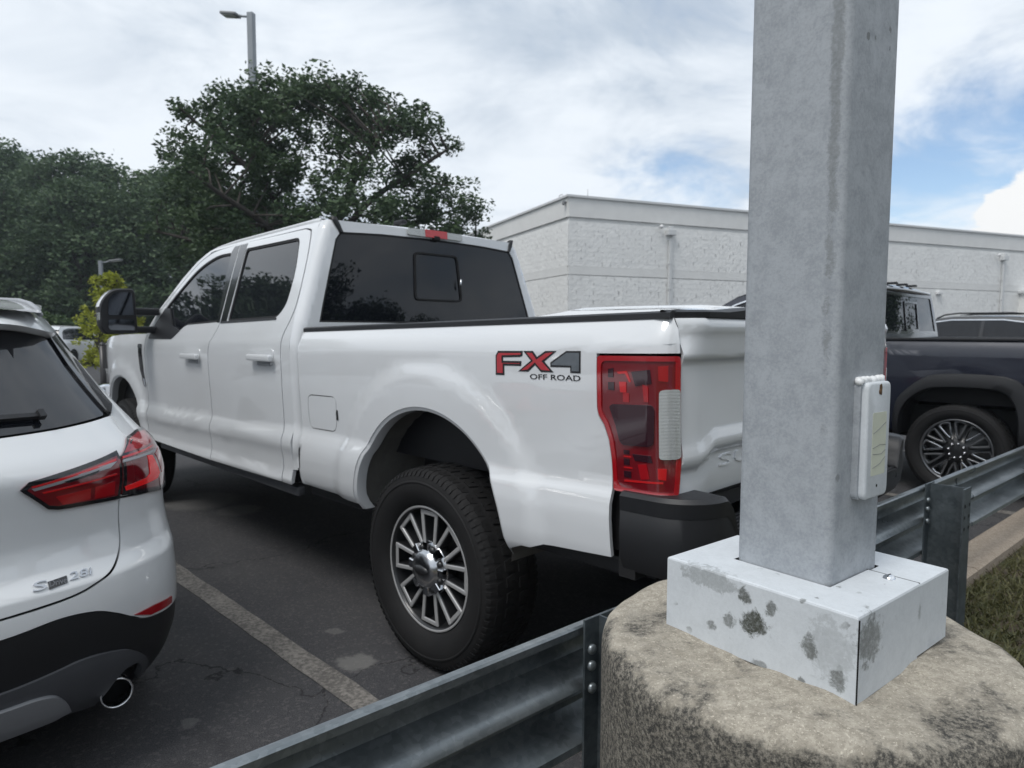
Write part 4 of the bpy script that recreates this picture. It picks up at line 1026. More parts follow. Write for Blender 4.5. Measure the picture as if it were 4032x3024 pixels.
    for i in range(9):
        t = i/8; x = 3.85+.62*t
        for j in range(9): q = -1+j/4; vs.append((x-.12*q*q, .84*q*(1-.1*t), 1.02-.14*t*t+.04*(1-q*q)))
    m.add(vs, [(i*9+j, i*9+j+1, (i+1)*9+j+1, (i+1)*9+j) for i in range(8) for j in range(8)], True); m.build('bonnet', 'suv_white_paint', T)
    m = MB(); m.box((4.32, 0, .62), (.25, 1.5, .50), bev=.1); m.build('nose', 'suv_white_paint', T)
    for s in (1, -1):                                  # roof rails
        m = MB(); m.tube([(.62, s*.565, 1.462), (.70, s*.568, 1.482), (.85, s*.572, 1.505), (1.05, s*.575, 1.522), (1.6, s*.575, 1.545), (2.2, s*.57, 1.54), (2.5, s*.56, 1.49)], [.008, .011, .012, .012, .012, .012, .008], 8); m.build('roof_rail', 'silver_plastic', T)
    m = MB(); m.box((2.2, 0, .72), (3.4, 1.62, .66)); m.box((1.9, 0, 1.2), (1.9, 1.15, .4)); m.box((.9, 0, .7), (1.1, 1.35, .5)); m.build('cabin_core', 'under', T)
    m = MB(); m.box((2.2, 0, .30), (3.6, 1.3, .2)); m.box((.55, 0, .33), (.7, 1.25, .15)); m.build('underbody', 'under', T)
    # cladding, diffuser, insert
    low = [(1.53, .46), (1.53, .25), (1.037, .262), (.984, .222), (.80, .212), (.752, .215), (.74, .30), (.68, .335), (.60, .338), (.54, .31), (.49, .215), (.0, .215)]
    P('lower_cladding', [(u, v-.004) for u, v in clad]+low[1:], 'black_trim', off=-.002, lip=.02)
    dif = spline([(.0, .397), (.157, .397), (.316, .413), (.366, .419), (.44, .418), (.522, .408), (.59, .395), (.653, .372), (.735, .335), (.79, .290), (.785, .262), (.755, .248)], 6)+spline([(.745, .255), (.728, .295), (.68, .325), (.61, .328), (.55, .302), (.515, .255), (.495, .218)], 6)+[(.357, .236), (.157, .236), (.0, .236)]
    P('diffuser', dif, 'grey_plastic', off=.008, lip=.02)
    P('skid_insert', spline([(.0, .348), (.154, .349), (.235, .350), (.288, .337), (.326, .300), (.357, .262)], 6)+[(.30, .248), (.157, .245), (.0, .245)], 'silver_plastic', off=.020, lip=.02)
    for s in (1, -1):
        c = bmw(.603, .225); m = MB(); ex = -.05
        m.lathe([(.040, .30), (.041, .06), (.043, .0), (.046, -.004), (.049, .0), (.050, .03), (.048, .30)], 40, 'X', (c[0]+ex, s*-c[1], .245)); m.build('exhaust_tip', 'chrome', T)
        m = MB(); m.lathe([(.0, .12), (.041, .12)], 24, 'X', (c[0]+ex, s*-c[1], .245)); m.build('exhaust_bore', 'gap_black', T)
    # reflectors
    P('bumper_reflector', rnd([(.650, .498), (.80, .499), (1.012, .487), (1.015, .462), (.90, .466), (.765, .472)], .006, 2), 'red_lens', off=.004, lip=.006)
    # lamps
    LO = [(.905, 1.042), (1.05, 1.052), (1.258, 1.051), (1.349, 1.007), (1.32, .92), (1.267, .838), (1.10, .840), (.965, .849), (.696, .873), (.756, .994)]
    LI = [(.298, .949), (.329, .968), (.748, 1.012), (.742, .99), (.683, .877), (.676, .864), (.404, .873), (.369, .881)]
    for mir in (False, True):
        k = dict(two=False, mirror=mir)
        A = P('tail_lamp', rnd(LO, .008, 2), 'deep_red_lens', off=.009, lip=.02, **k)
        B = P('tail_lamp', rnd(LI, .008, 2), 'deep_red_lens', off=.008, lip=.02, **k)
        P('lamp_frame', LO, 'gloss_black', A, holes=(inset(LO, .016),), off=.0098, lip=.004, **k)
        P('lamp_frame', LI, 'gloss_black', B, holes=(inset(LI, .012),), off=.0088, lip=.004, **k)
        P('lamp_bar', [(.965, .975), (1.027, .970), (1.074, .905), (1.024, .89), (.719, .886), (.715, .901), (.899, .908), (.934, .918)], 'glow_red', A, off=.011, lip=.004, **k)
        P('lamp_line', [(.759, .991), (1.125, .998), (1.112, .992), (.753, .985)], 'bright_red', A, off=.012, lip=.004, **k)
        P('lamp_line', [(.75, .981), (1.143, .984), (1.122, .977), (.744, .974)], 'silver_plastic', A, off=.012, lip=.004, **k)
        P('lamp_facet', [(.78, 1.0), (1.20, 1.005), (1.24, 1.04), (1.05, 1.045), (.91, 1.035)], 'red_lens', A, off=.0102, lip=.004, **k)
        P('lamp_facet', [(1.09, .97), (1.27, .98), (1.25, .90), (1.12, .90)], 'red_lens', A, off=.0102, lip=.004, **k)
        P('lamp_bar', [(.332, .949), (.603, .977), (.709, .981), (.659, .968), (.541, .962), (.338, .942)], 'silver_plastic', B, off=.0105, lip=.004, **k)
        P('lamp_line', [(.332, .956), (.715, .990), (.708, .983), (.335, .951)], 'bright_red', B, off=.0105, lip=.004, **k)
        P('lamp_line', [(.36, .935), (.684, .949), (.684, .944), (.363, .930)], 'bright_red', B, off=.0105, lip=.004, **k)
        P('lamp_facet', [(.40, .915), (.54, .92), (.53, .886), (.42, .886)], 'red_lens', B, off=.0095, lip=.004, **k)
        P('lamp_facet', [(.56, .921), (.665, .925), (.65, .884), (.55, .884)], 'red_lens', B, off=.0095, lip=.004, **k)
        P('lamp_slot', [(.44, .955), (.60, .968), (.585, .962), (.455, .950)], 'gloss_black', B, off=.0115, lip=.003, **k)
    # badge
    P('badge_plate', [(.330, .672), (.392, .6755), (.389, .659), (.328, .654)], 'gloss_black', TG, two=False, off=.004, lip=.004)
    lettering('badge_letters', 'S', (.285, .657, .326, .678), bmw, 'dull_chrome', TG, off=.006, ref=RF, slant=.008)
    lettering('badge_letters', 'Drive', (.332, .659, .387, .672), bmw, 'grey_alloy', TG, off=.006, ref=RF, slant=.004)
    lettering('badge_letters', '28i', (.402, .662, .484, .680), bmw, 'dull_chrome', TG, off=.005, ref=RF, slant=.008)
    m = MB(); m.lathe([(.0, -.006), (.030, -.006), (.041, -.002), (.041, .004)], 32, 'X', (bmw(.02, .99)[0]-.01, 0, .985)); m.build('tailgate_roundel', 'dull_chrome', TG)
    m = MB(); m.box((.058, 0, .80), (.012, .50, .11), bev=.004); m.build('number_plate', 'pvc_white', TG)
    set_wheels(T, lambda: plain_wheel(T, .345, .225, .11), (.88, 3.55), (.79, -.79), .345)
build_bmw()

# ------------------------------------------------------------------ generic shells for the other vehicles
def side_surf(prof, taper):
    def f(x, z): return (x, lerp_tab(prof, z)-taper(x), z)
    return f
def deck(T, name, path, prof, taper, mat, crown=.03, n=10, w=1.0, auto=None):
    m = MB(); vs = []; k = n+1
    for (x, z) in path:
        y = (lerp_tab(prof, z)-taper(x))*w
        for j in range(k):
            q = -1+2*j/n; vs.append((x, y*q, z+crown*(1-q*q)))
    m.add(vs, [(i*k+j, i*k+j+1, (i+1)*k+j+1, (i+1)*k+j) for i in range(len(path)-1) for j in range(n)], True)
    return m.build(name, mat, T, auto=auto)
def arch_pts(cx, cz, r, a0=R(180), a1=0, n=16): return [(cx+r*math.cos(a0+(a1-a0)*i/n), cz+r*math.sin(a0+(a1-a0)*i/n)) for i in range(n+1)]
def car(T, mat, H=1.62, L=4.6, rails=False, glass='tint_glass', ribs=0, chrome_line=False, wheel=True, step=.14):
    """a five-door body: rear bumper at x = 0, nose at x = L"""
    kx, kz = L/4.6, H/1.64
    S = lambda pts: [(x*kx, z*kz) for x, z in pts]
    prof = [(z*kz, y) for z, y in [(.25, .80), (.35, .86), (.5, .90), (.8, .915), (.95, .90), (1.02, .87), (1.1, .835), (1.35, .745), (1.5, .68), (1.6, .61), (1.64, .57)]]
    def taper(x):
        t = 0
        if x < .55*kx: t += .13*((.55*kx-x)/(.55*kx))**2
        if x > 3.9*kx: t += .22*((x-3.9*kx)/(.7*kx))**2
        return t
    sf = side_surf(prof, taper); rw = .345*kz
    ra, fa = arch_pts(.95*kx, rw, .385*kz), arch_pts(3.68*kx, rw, .385*kz)
    low = S([(.10, .28), (.02, .42), (.0, .70), (.03, .95), (.12, 1.05), (1.2, 1.03), (3.2, 1.0), (4.1, .93), (4.48, .80), (4.58, .56), (4.50, .26)])
    poly = low+[(3.68*kx+.385*kz, rw*.85)]+fa[::-1]+[(3.68*kx-.385*kz, .26*kz), (.95*kx+.385*kz, .26*kz)]+ra[::-1]+[(.95*kx-.385*kz, .28*kz)]
    gh = S([(.12, 1.05), (.25, 1.25), (.42, 1.46), (.62, 1.555), (1.0, 1.60), (2.0, 1.605), (2.35, 1.56), (2.62, 1.45), (3.2, 1.0), (1.2, 1.03)])
    win = S([(.40, 1.10), (.52, 1.36), (.72, 1.47), (1.1, 1.525), (2.0, 1.53), (2.3, 1.49), (2.52, 1.40), (2.98, 1.05), (1.2, 1.075)])
    for mir in (False, True):
        k = dict(mirror=mir, ref=(L/2, 0, .8), step=step)
        b = panel('body_side', poly, sf, mat, T, lip=.03, **k)
        panel('cabin_side', gh, sf, mat, T, holes=(win,), **k)
        panel('side_window', inset(win, -.003), sf, glass, T, off=-.008, lip=0, **k)
        if chrome_line:
            top = win[1:8]; panel('window_trim', top+[(x, z+.022) for x, z in reversed(top)], sf, 'chrome', T, off=.004, lip=.004, **k)
        for xa in (1.42, 2.28): panel('window_pillar', S([(xa, 1.06), (xa+.07, 1.06), (xa+.05, 1.53), (xa-.01, 1.53)]), sf, 'gloss_black', T, off=.001, lip=0, **k)
    deck(T, 'rear_end', S([(.12, .26), (.02, .42), (.0, .70), (.03, .95), (.12, 1.05)]), prof, taper, mat, .0)
    deck(T, 'rear_window', S([(.12, 1.05), (.25, 1.25), (.42, 1.46)]), prof, taper, glass, .02)
    rf = deck(T, 'roof', S([(.36, 1.452), (.42, 1.472), (.62, 1.565), (.8, 1.588), (1.0, 1.602), (1.5, 1.608), (2.0, 1.606), (2.35, 1.562), (2.62, 1.452)]), prof, taper, mat, .035, 16)
    for i in range(ribs):
        y = (-.36+.72*i/(ribs-1)); m = MB(); vs = []
        for x, z in S([(.75, 1.583), (1.0, 1.602), (1.5, 1.608), (2.0, 1.606), (2.25, 1.575)]):
            zz = z+.035*(1-(y/.62)**2)
            vs += [(x, y-.05, zz-.004), (x, y-.03, zz+.009), (x, y+.03, zz+.009), (x, y+.05, zz-.004)]
        m.add(vs, [(a*4+j, a*4+j+1, (a+1)*4+j+1, (a+1)*4+j) for a in range(4) for j in range(3)]+[(0, 1, 2, 3), (16, 17, 18, 19)], True); m.build('roof_rib', mat, rf)
    deck(T, 'windscreen', S([(2.60, 1.46), (2.9, 1.24), (3.22, 1.0)]), prof, taper, glass, .05)
    deck(T, 'bonnet', S([(3.18, 1.0), (3.6, .985), (4.1, .93), (4.35, .87), (4.48, .80)]), prof, taper, mat, .05)
    deck(T, 'nose', S([(4.48, .80), (4.55, .70), (4.58, .56), (4.50, .26)]), prof, taper, mat, .0)
    for s in (1, -1):
        m = MB(); m.box((.10*kx, s*.66, .88*kz), (.16, .34, .14), bev=.03); m.build('tail_lamp', 'red_lens', T)
        m = MB(); m.box((4.38*kx, s*.60, .74*kz), (.18, .32, .11), bev=.03); m.build('headlamp', 'clear_lens', T)
        m = MB(); m.box((2.82*kx, s*.97, 1.08*kz), (.11, .20, .13), bev=.03); m.build('door_mirror', mat, T)
        if rails:
            z = 1.60*kz; m = MB(); m.tube([(.62*kx, s*.56, z-.02), (.75*kx, s*.565, z+.05), (1.0*kx, s*.57, z+.075), (1.9*kx, s*.57, z+.08), (2.15*kx, s*.565, z+.05), (2.3*kx, s*.56, z-.03)], .018, 6); m.build('roof_rail', 'black_trim', T)
    m = MB(); m.box((L*.5, 0, .50*kz), (L*.86, 1.45, .50*kz)); m.box((L*.36, 0, 1.1*kz), (L*.40, 1.2, .6*kz)); m.build('cabin_core', 'under', T)
    if wheel: set_wheels(T, lambda: plain_wheel(T, rw, .225*kz, .11), (.95*kx, 3.68*kx), (.79, -.79), rw)

def lot_pos(r, f):
    p = Vector((.3309, 3.4579))+LR*r+LF*f; return (p.x, p.y, 0)
T = thing('parked_suv', 'white car with ribbed roof showing just above the white pickup bed', 'car', lot_pos(2.55, -.32), TRUCK_RZ, 'cars parked nose-in along the guardrail')
car(T, 'suv_white_paint', H=1.625, L=4.7, ribs=4)
T = thing('dark_suv', 'black SUV with chrome window trim behind the navy pickup bed', 'car', (11.6, 14.0, 0), TRUCK_RZ-.05)
car(T, 'black_paint', H=1.80, L=4.9, rails=True, chrome_line=True)
# far row seen past the mirror of the white pickup
T = thing('far_car', 'nearer of the two distant white cars left of the yellow-green sapling', 'car', (-17.6, 25.2, 0), R(95), 'distant cars before the woods')
car(T, 'suv_white_paint', H=1.62, L=4.6, step=.3)
T = thing('far_car', 'farther of the two distant white cars before the wood', 'car', (-18.6, 30.2, 0), R(100), 'distant cars before the woods')
car(T, 'suv_white_paint', H=1.55, L=4.5, step=.3)

# ------------------------------------------------------------------ navy pickup
def build_navy():
    T = thing('pickup_truck', 'dark navy pickup with black wheel-arch flare right of the lamp pole', 'pickup truck', (4.475, 6.443, 0), .766+math.pi/2)
    prof = [(.45, .90), (.52, .955), (.60, .975), (.85, .985), (1.05, .992), (1.20, .990), (1.232, .984), (1.25, .968), (1.30, .958), (1.345, .935), (1.40, .925), (1.86, .745)]
    def taper(x): return (.15*((x-3.5)/.7)**2 if x > 3.5 else 0)+(.05*((-.95-x)/.25)**2 if x < -.95 else 0)
    sf = side_surf(prof, taper); RFn = (1.6, 0, .9)
    inner = spline([(-.430, .50), (-.425, .70), (-.385, .849), (-.294, .929), (-.071, .946), (.164, .932), (.261, .902), (.375, .81), (.438, .671), (.445, .50)], 5)
    outer = spline([(-.545, .50), (-.53, .78), (-.46, .975), (-.36, 1.042), (-.215, 1.062), (.012, 1.063), (.17, 1.051), (.25, 1.024), (.38, .923), (.478, .783), (.50, .50)], 5)
    inner_f = [(x+3.72, z) for x, z in inner]; outer_f = [(x+3.72, z) for x, z in outer]
    cut = lambda P: [(x, max(z, .52)) for x, z in P]
    bed = [(-1.20, .62), (-.60, .56)]+cut(inner)+[(.55, .54), (.635, .54), (.635, 1.345), (-1.20, 1.35)]
    doors = [(.65, .50), (3.17, .50)]+cut(inner_f)+[(4.35, .56), (4.45, 1.1), (4.2, 1.25), (3.0, 1.33), (2.9, 1.345), (.65, 1.345)]
    cab = [(.66, 1.345), (.70, 1.60), (.745, 1.79), (.80, 1.835), (1.0, 1.855), (1.6, 1.86), (1.95, 1.83), (2.15, 1.775), (2.42, 1.62), (2.92, 1.345)]
    w1 = rnd([(.86, 1.40), (.92, 1.74), (1.55, 1.775), (1.58, 1.39)], .05, 3); w2 = rnd([(1.66, 1.39), (1.64, 1.775), (1.95, 1.755), (2.14, 1.69), (2.36, 1.56), (2.68, 1.39)], .03, 3)
    for mir in (False, True):
        k = dict(mirror=mir, ref=RFn)
        panel('bed_side', bed, sf, 'navy_paint', T, step=.06, **k)
        panel('cab_side', doors, sf, 'navy_paint', T, step=.09, **k)
        panel('cab_upper', cab, sf, 'navy_paint', T, holes=(w1, w2), step=.09, **k)
        for w in (w1, w2):
            panel('side_window', inset(w, -.003), sf, 'tint_glass', T, step=.1, off=-.008, lip=0, **k)
            panel('window_trim', inset(w, -.016), sf, 'chrome', T, holes=(w,), step=.1, off=.004, lip=.004, **k)
        for o_, i_ in ((outer, inner), (outer_f, inner_f)):
            m = MB(); vs = []; s = -1 if mir else 1; n = min(len(o_), len(i_))
            for q in range(n):
                (xo, zo), (xi, zi) = o_[int(q*(len(o_)-1)/(n-1))], i_[int(q*(len(i_)-1)/(n-1))]
                for t, dy in ((0, .002), (.06, .018), (.5, .034), (.92, .030), (1.0, .018), (1.0, -.08)):
                    x, z = xo+(xi-xo)*t, zo+(zi-zo)*t; vs.append((x, s*(sf(x, max(z, .5))[1]+dy), z))
            m.add(vs, [(a*6+j, a*6+j+1, (a+1)*6+j+1, (a+1)*6+j) for a in range(n-1) for j in range(5)], True); m.build('arch_flare', 'bumper_black', T, auto=45)
            m = MB(); vs = []
            for x, z in i_:
                vs += [(x, s*.93, z), (x, s*.55, z)]
            m.add(vs, [(2*a, 2*a+1, 2*a+3, 2*a+2) for a in range(len(i_)-1)], True); m.build('wheel_well', 'under', T)
    taper0 = lambda x: 0
    # back of the cab with three-piece window
    def back(y, z): return (.655+.11*max(0, z-1.36)-.02*(1-y*y), y, z)
    wy = lambda z: lerp_tab(prof, z)-.004
    zz = [1.0, 1.2, 1.345, 1.5, 1.65, 1.78, 1.83]; bk = [(wy(z), z) for z in zz]; bk += [(-u, v) for u, v in reversed(bk)]
    gl = rnd([(.84, 1.40), (.72, 1.79), (-.72, 1.79), (-.84, 1.40)], .04, 3)
    panel('cab_back', bk, back, 'navy_paint', T, holes=(gl,), step=.1, ref=(1.6, 0, 1.4))
    g = panel('rear_window', inset(gl, -.003), back, 'tint_glass', T, off=-.006, lip=0, ref=(1.6, 0, 1.4))
    panel('window_seal', gl, back, 'gloss_black', g, holes=(inset(gl, .022),), off=.002, lip=.006, ref=(1.6, 0, 1.4))
    fr = rnd([(-.20, 1.42), (-.20, 1.72), (.20, 1.72), (.20, 1.42)], .02, 2)
    panel('slider_frame', fr, back, 'gloss_black', g, holes=(inset(fr, .022),), off=.004, lip=.008, ref=(1.6, 0, 1.4))
    path = [(.70, 1.80), (.73, 1.835), (.80, 1.855), (1.0, 1.868), (1.6, 1.872), (1.95, 1.84), (2.15, 1.785)]
    deck(T, 'roof', path, prof, taper0, 'black_paint', .03, 12)
    m = MB(); vs = []
    for j in range(15):
        y = -.74+1.48*j/14; o = .05*(1-(y/.80)**2)
        vs += [(.72-o, y, 1.800), (.70-o, y, 1.812), (.71-o, y, 1.838), (.80, y, 1.862)]
    m.add(vs, [(a*4+q, a*4+q+1, (a+1)*4+q+1, (a+1)*4+q) for a in range(14) for q in range(3)], True); m.build('roof_visor', 'gloss_black', T)
    for y in (-.30, 0, .30):
        m = MB(); m.box((.76, y, 1.892), (.10, .05, .022), bev=.008); m.build('roof_marker_lamp', 'black_trim', T)
    deck(T, 'windscreen', [(2.13, 1.79), (2.5, 1.58), (2.95, 1.335)], prof, taper0, 'tint_glass', .06)
    deck(T, 'bonnet', [(2.9, 1.345), (3.4, 1.335), (4.0, 1.29), (4.25, 1.23)], prof, taper, 'navy_paint', .06)
    m = MB(); m.box((4.33, 0, .92), (.22, 1.5, .62), bev=.07); m.build('grille', 'gloss_black', T)
    m = MB(); m.box((4.42, 0, .62), (.24, 1.72, .26), bev=.06); m.build('front_bumper', 'bumper_black', T)
    m = MB(); m.box((-1.21, 0, .98), (.05, 1.80, .72), bev=.02); m.build('tailgate', 'navy_paint', T)
    for s in (1, -1):
        m = MB(); m.box((-1.17, s*.92, 1.08), (.10, .09, .40), bev=.02); m.build('tail_lamp', 'red_lens', T)
        m = MB(); m.box((-.27, s*.91, 1.352), (1.86, .09, .025), bev=.008); m.build('bed_rail_cap', 'black_trim', T)
        m = MB(); m.box((2.5, s*1.08, 1.47), (.14, .22, .22), bev=.04); m.build('door_mirror', 'black_paint', T)
        m = MB(); m.box((1.9, s*.96, .45), (2.1, .10, .06), bev=.02); m.build('running_board', 'black_trim', T)
        m = MB(); m.box((-.27, s*.80, 1.08), (1.84, .03, .52)); m.build('bed_inner_wall', 'under', T)
    m = MB(); m.box((-1.29, 0, .64), (.18, 1.84, .24), bev=.05); m.build('rear_bumper', 'chrome', T)
    m = MB(); m.box((-.27, 0, .82), (1.86, 1.6, .05)); m.box((1.8, 0, .60), (5.2, 1.3, .3)); m.box((1.9, 0, 1.0), (2.4, 1.7, .7)); m.box((1.35, 0, 1.5), (1.1, 1.3, .5)); m.box((.62, 0, 1.05), (.04, 1.7, .56)); m.build('chassis', 'under', T)
    set_wheels(T, lambda: loop_wheel(T, .400, .275, .14), (0, 3.72), (.85, -.85), .400)
build_navy()

# ------------------------------------------------------------------ guardrail
RZ_RAIL = math.atan2(RAIL_D.y, RAIL_D.x)
RAIL_TOP = .72
G = thing('guardrail', 'galvanised W-beam guardrail with steel posts running along the parking bays', 'guardrail', (RAIL_P.x, RAIL_P.y, .10), RZ_RAIL)
# local: x along, y away from the camera, z from .10
wp = [(.026, -.006), (.022, -.001), (.004, 0), (.0, -.005), (.002, -.022), (.020, -.034), (.062, -.052), (.080, -.070), (.083, -.090), (.076, -.108), (.022, -.134), (.004, -.146), (.0, -.156)]
wp = wp+[(y, -.312-z) for y, z in reversed(wp[:-1])]
def beam(x0, x1, dz=0):
    m = MB(); vs = []; k = len(wp); th = .0035; zt = RAIL_TOP-.10
    for x in (x0, x1):
        for i, (y, z) in enumerate(wp): vs.append((x, y, zt+z+dz))
        for i, (y, z) in enumerate(wp):
            a = Vector(wp[min(i+1, k-1)])-Vector(wp[max(i-1, 0)]); a.normalize(); vs.append((x, y-a.y*th, zt+z+a.x*th+dz))
    fs = [(i, i+1, 2*k+i+1, 2*k+i) for i in range(k-1)]+[(k+i, k+i+1, 3*k+i+1, 3*k+i) for i in range(k-1)]
    fs += [(0, k, 3*k, 2*k), (k-1, 2*k-1, 4*k-1, 3*k-1)]+[(i, i+1, k+i+1, k+i) for i in range(k-1)]+[(2*k+i, 2*k+i+1, 3*k+i+1, 3*k+i) for i in range(k-1)]
    m.add(vs, fs, True); return m.build('beam', 'galvanised', G, auto=35)
for i, (a, b) in enumerate(((-6.4, -1.8), (-1.78, 2.90), (2.88, 7.5), (7.48, 11.6))): beam(a, b, .0015*(i % 2)).location = (0, .004*(i % 2), 0)
post_mb = MB(); hw, dp, tf, tw_ = .050, .15, .006, .005
sec = [(-hw, 0), (hw, 0), (hw, tf), (tw_/2, tf), (tw_/2, dp-tf), (hw, dp-tf), (hw, dp), (-hw, dp), (-hw, dp-tf), (-tw_/2, dp-tf), (-tw_/2, tf), (-hw, tf)]
vs = [(x, -y-.003, z) for z in (-.5, RAIL_TOP-.10+.018) for x, y in sec]; k = 12
post_mb.add(vs, [(i, (i+1) % k, k+(i+1) % k, k+i) for i in range(k)]+[(k+0, k+1, k+2, k+11), (k+3, k+4, k+9, k+10), (k+5, k+6, k+7, k+8), (k+11, k+2, k+3, k+10), (k+9, k+4, k+5, k+8)])
post0 = post_mb.build('post', 'galvanised_dark', G, fix=True)
hole = MB(); hole.lathe([(.0, -dp-.0045), (.0085, -dp-.0045)], 14, 'Y'); bolt = MB(); bolt.lathe([(.0125, -.004-tf), (.0125, -.010-tf), (.008, -.014-tf), (0, -.015-tf)], 12, 'Y')
hole0 = bolt0 = None
for i, x in enumerate((0, 2.198, 4.40, 6.60, 8.8, -2.2, -4.4)):
    p = post0 if i == 0 else post0.copy()
    if i: COL.objects.link(p)
    p.parent = G; p.location = (x, 0, 0)
    for q, (dx, z) in enumerate(((-.028, -.075), (.028, -.075), (-.028, -.125), (.028, -.125), (-.028, -.175), (.028, -.175))):
        if hole0 is None: h = hole0 = hole.build('bolt_hole', 'hole_black', p, fix=False)
        else: h = hole0.copy(); COL.objects.link(h); h.parent = p
        h.location = (dx, 0, RAIL_TOP-.10+.018+z)
    for q, (dx, z) in enumerate(((-.030, -.055), (-.030, -.095), (-.028, -.150))):
        if bolt0 is None: h = bolt0 = bolt.build('bolt', 'galvanised', p)
        else: h = bolt0.copy(); COL.objects.link(h); h.parent = p
        h.location = (dx, 0, RAIL_TOP-.10+z)

# ------------------------------------------------------------------ concrete footing
PX, PY = .517, 1.187; PRZ = R(38.6)
def footing():
    m = MB(); n = 120; vs = []; rg = random.Random(5); ph = [rg.uniform(0, 6.28) for _ in range(8)]
    prof = [(.354, -.10), (.352, .30), (.351, .50), (.352, .60), (.351, .70), (.352, .76), (.352, .82), (.3505, .838), (.346, .851), (.338, .860), (.326, .865), (.30, .867), (.24, .869), (.18, .870), (.12, .872), (.0, .873)]
    for i, (r, z) in enumerate(prof):
        for j in range(n):
            a = 2*math.pi*j/n
            w = 1+.006*math.sin(3*a+ph[0])+.004*math.sin(7*a+ph[1]+z*4)+.0025*math.sin(17*a+ph[2]+z*19)+.002*math.sin(31*a+ph[3]+z*41)
            dz = .004*math.sin(5*a+ph[4])*(z > .8)+.002*math.sin(13*a+ph[5]+r*30)*(z > .8)
            if r < .2: dz *= r/.2
            vs.append((r*w*math.cos(a), r*w*math.sin(a), z+dz))
    m.add(vs, [(i*n+j, i*n+(j+1) % n, (i+1)*n+(j+1) % n, (i+1)*n+j) for i in range(len(prof)-1) for j in range(n)], True)
    o = m.build('concrete_footing', 'footing_concrete'); o.location = (PX, PY, 0)
    tag(o, 'round weathered concrete footing under the big grey lamp pole', 'footing')
footing()

# ------------------------------------------------------------------ lamp pole in the foreground
m_pole('pole_paint', (.372, .394, .418), (.258, .278, .300), .85, stain=((.066, .074, 1.085, .05, .03, .03, .0, 30), (.066, -.03, 1.065, .022, .03, .030, .9, 40), (.074, -.040, 1.14, .012, .02, .015, .5, 40), (-.0855, -.066, 2.2, .03, .013, 1.05, .42, 26)))
sb_ = (( -.17, .085, .985, .03, .070, .026, .42, 70), (-.17, -.005, .935, .03, .030, .027, 1.0, 55), (-.17, .012, .975, .02, .016, .016, .9, 50), (-.17, -.035, .968, .02, .012, .016, .8, 50), (-.17, -.10, .93, .02, .016, .022, .75, 55), (-.17, -.13, .94, .02, .045, .055, .26, 80), (-.17, .075, .905, .02, .012, .012, .7, 60), (-.17, .04, .925, .02, .015, .014, .7, 60), (-.17, -.145, .895, .02, .016, .018, .7, 60), (-.17, -.02, .87, .02, .02, .008, .6, 60), (-.13, -.17, .955, .045, .03, .045, .7, 65), (.05, -.17, .95, .01, .02, .018, .4, 60))
m_pole('cover_paint', (.58, .61, .635), (.46, .485, .505), .5, stain=sb_)
LP = thing('lamp_pole', 'large square grey steel lamp pole on a white base cover in the foreground', 'lamp pole', (PX+.005, PY, 0), PRZ)
def rsq(h, r, n=6):
    out = []
    for q, (sx, sy) in enumerate(((1, 1), (-1, 1), (-1, -1), (1, -1))):
        for i in range(n+1):
            a = q*math.pi/2+math.pi/2*i/n; out.append((sx*(h-r)+r*math.cos(a), sy*(h-r)+r*math.sin(a)))
    return out
m = MB(); s_ = rsq(.0855, .014); k = len(s_); zs = [.873+.25*i for i in range(31)]; vs = [(x, y, z) for z in zs for x, y in s_]
m.add(vs, [(i*k+j, i*k+(j+1) % k, (i+1)*k+(j+1) % k, (i+1)*k+j) for i in range(len(zs)-1) for j in range(k)]+[tuple((len(zs)-1)*k+j for j in range(k))], True)
shaft = m.build('shaft', 'pole_paint', LP, auto=50)
# base cover in two folded halves that lap along one side
def cover_half(sgn):
    """sgn -1: the larger half with the left face; the halves lap at x = .045"""
    hb, hi, xm = .17, .0875, .045; b = .004; m = MB()
    top = 1.0 if sgn < 0 else .9972; z0 = .868 if sgn < 0 else .875; hy = hb if sgn < 0 else hb-.002
    xa = -hb if sgn < 0 else hb; xe = xm if sgn < 0 else xm-.006; d = 1 if sgn < 0 else -1
    def pts(o, z): return [(xe, -hy+o, z), (xa+d*o, -hy+o, z), (xa+d*o, hy-o, z), (xe, hy-o, z)]
    rings = [(0, z0), (0, top-b), (b*.3, top-b*.3), (b, top)]
    vs = [p for o, z in rings for p in pts(o, z)]
    m.add(vs, [(r*4+j, r*4+j+1, (r+1)*4+j+1, (r+1)*4+j) for r in range(3) for j in range(3)])
    xo = xa+d*b; xi = -hi if sgn < 0 else hi
    tp = [(xe, -hy+b, top), (xo, -hy+b, top), (xo, hy-b, top), (xe, hy-b, top), (xe, hi, top), (xi, hi, top), (xi, -hi, top), (xe, -hi, top)]
    m.add(tp, [(0, 1, 6, 7), (1, 2, 5, 6), (2, 3, 4, 5)])
    return m
C1 = cover_half(-1).build('base_cover', 'cover_paint', LP, fix=True)
C2 = cover_half(1).build('base_cover', 'cover_paint', LP, fix=True)
for (x, y) in ((.030, -.128), (.030, .128)):
    m = MB(); m.lathe([(.0, .0062), (.005, .0055), (.0085, .003), (.010, .0)], 20, 'Z', (x, y, 1.0)); sc = m.build('screw', 'chrome', C1)
    m = MB(); m.box((x, y, 1.0062), (.009, .0016, .0008)); m.build('screw_slot', 'hole_black', C1)
m = MB(); m.box((.0455, -.127, .9995), (.0014, .084, .0016)); m.build('cover_lap', 'hole_black', C1)
m = MB(); m.box((-.1685, -.1708, .932), (.0012, .0022, .126)); m.build('cover_seam', 'hole_black', C1)
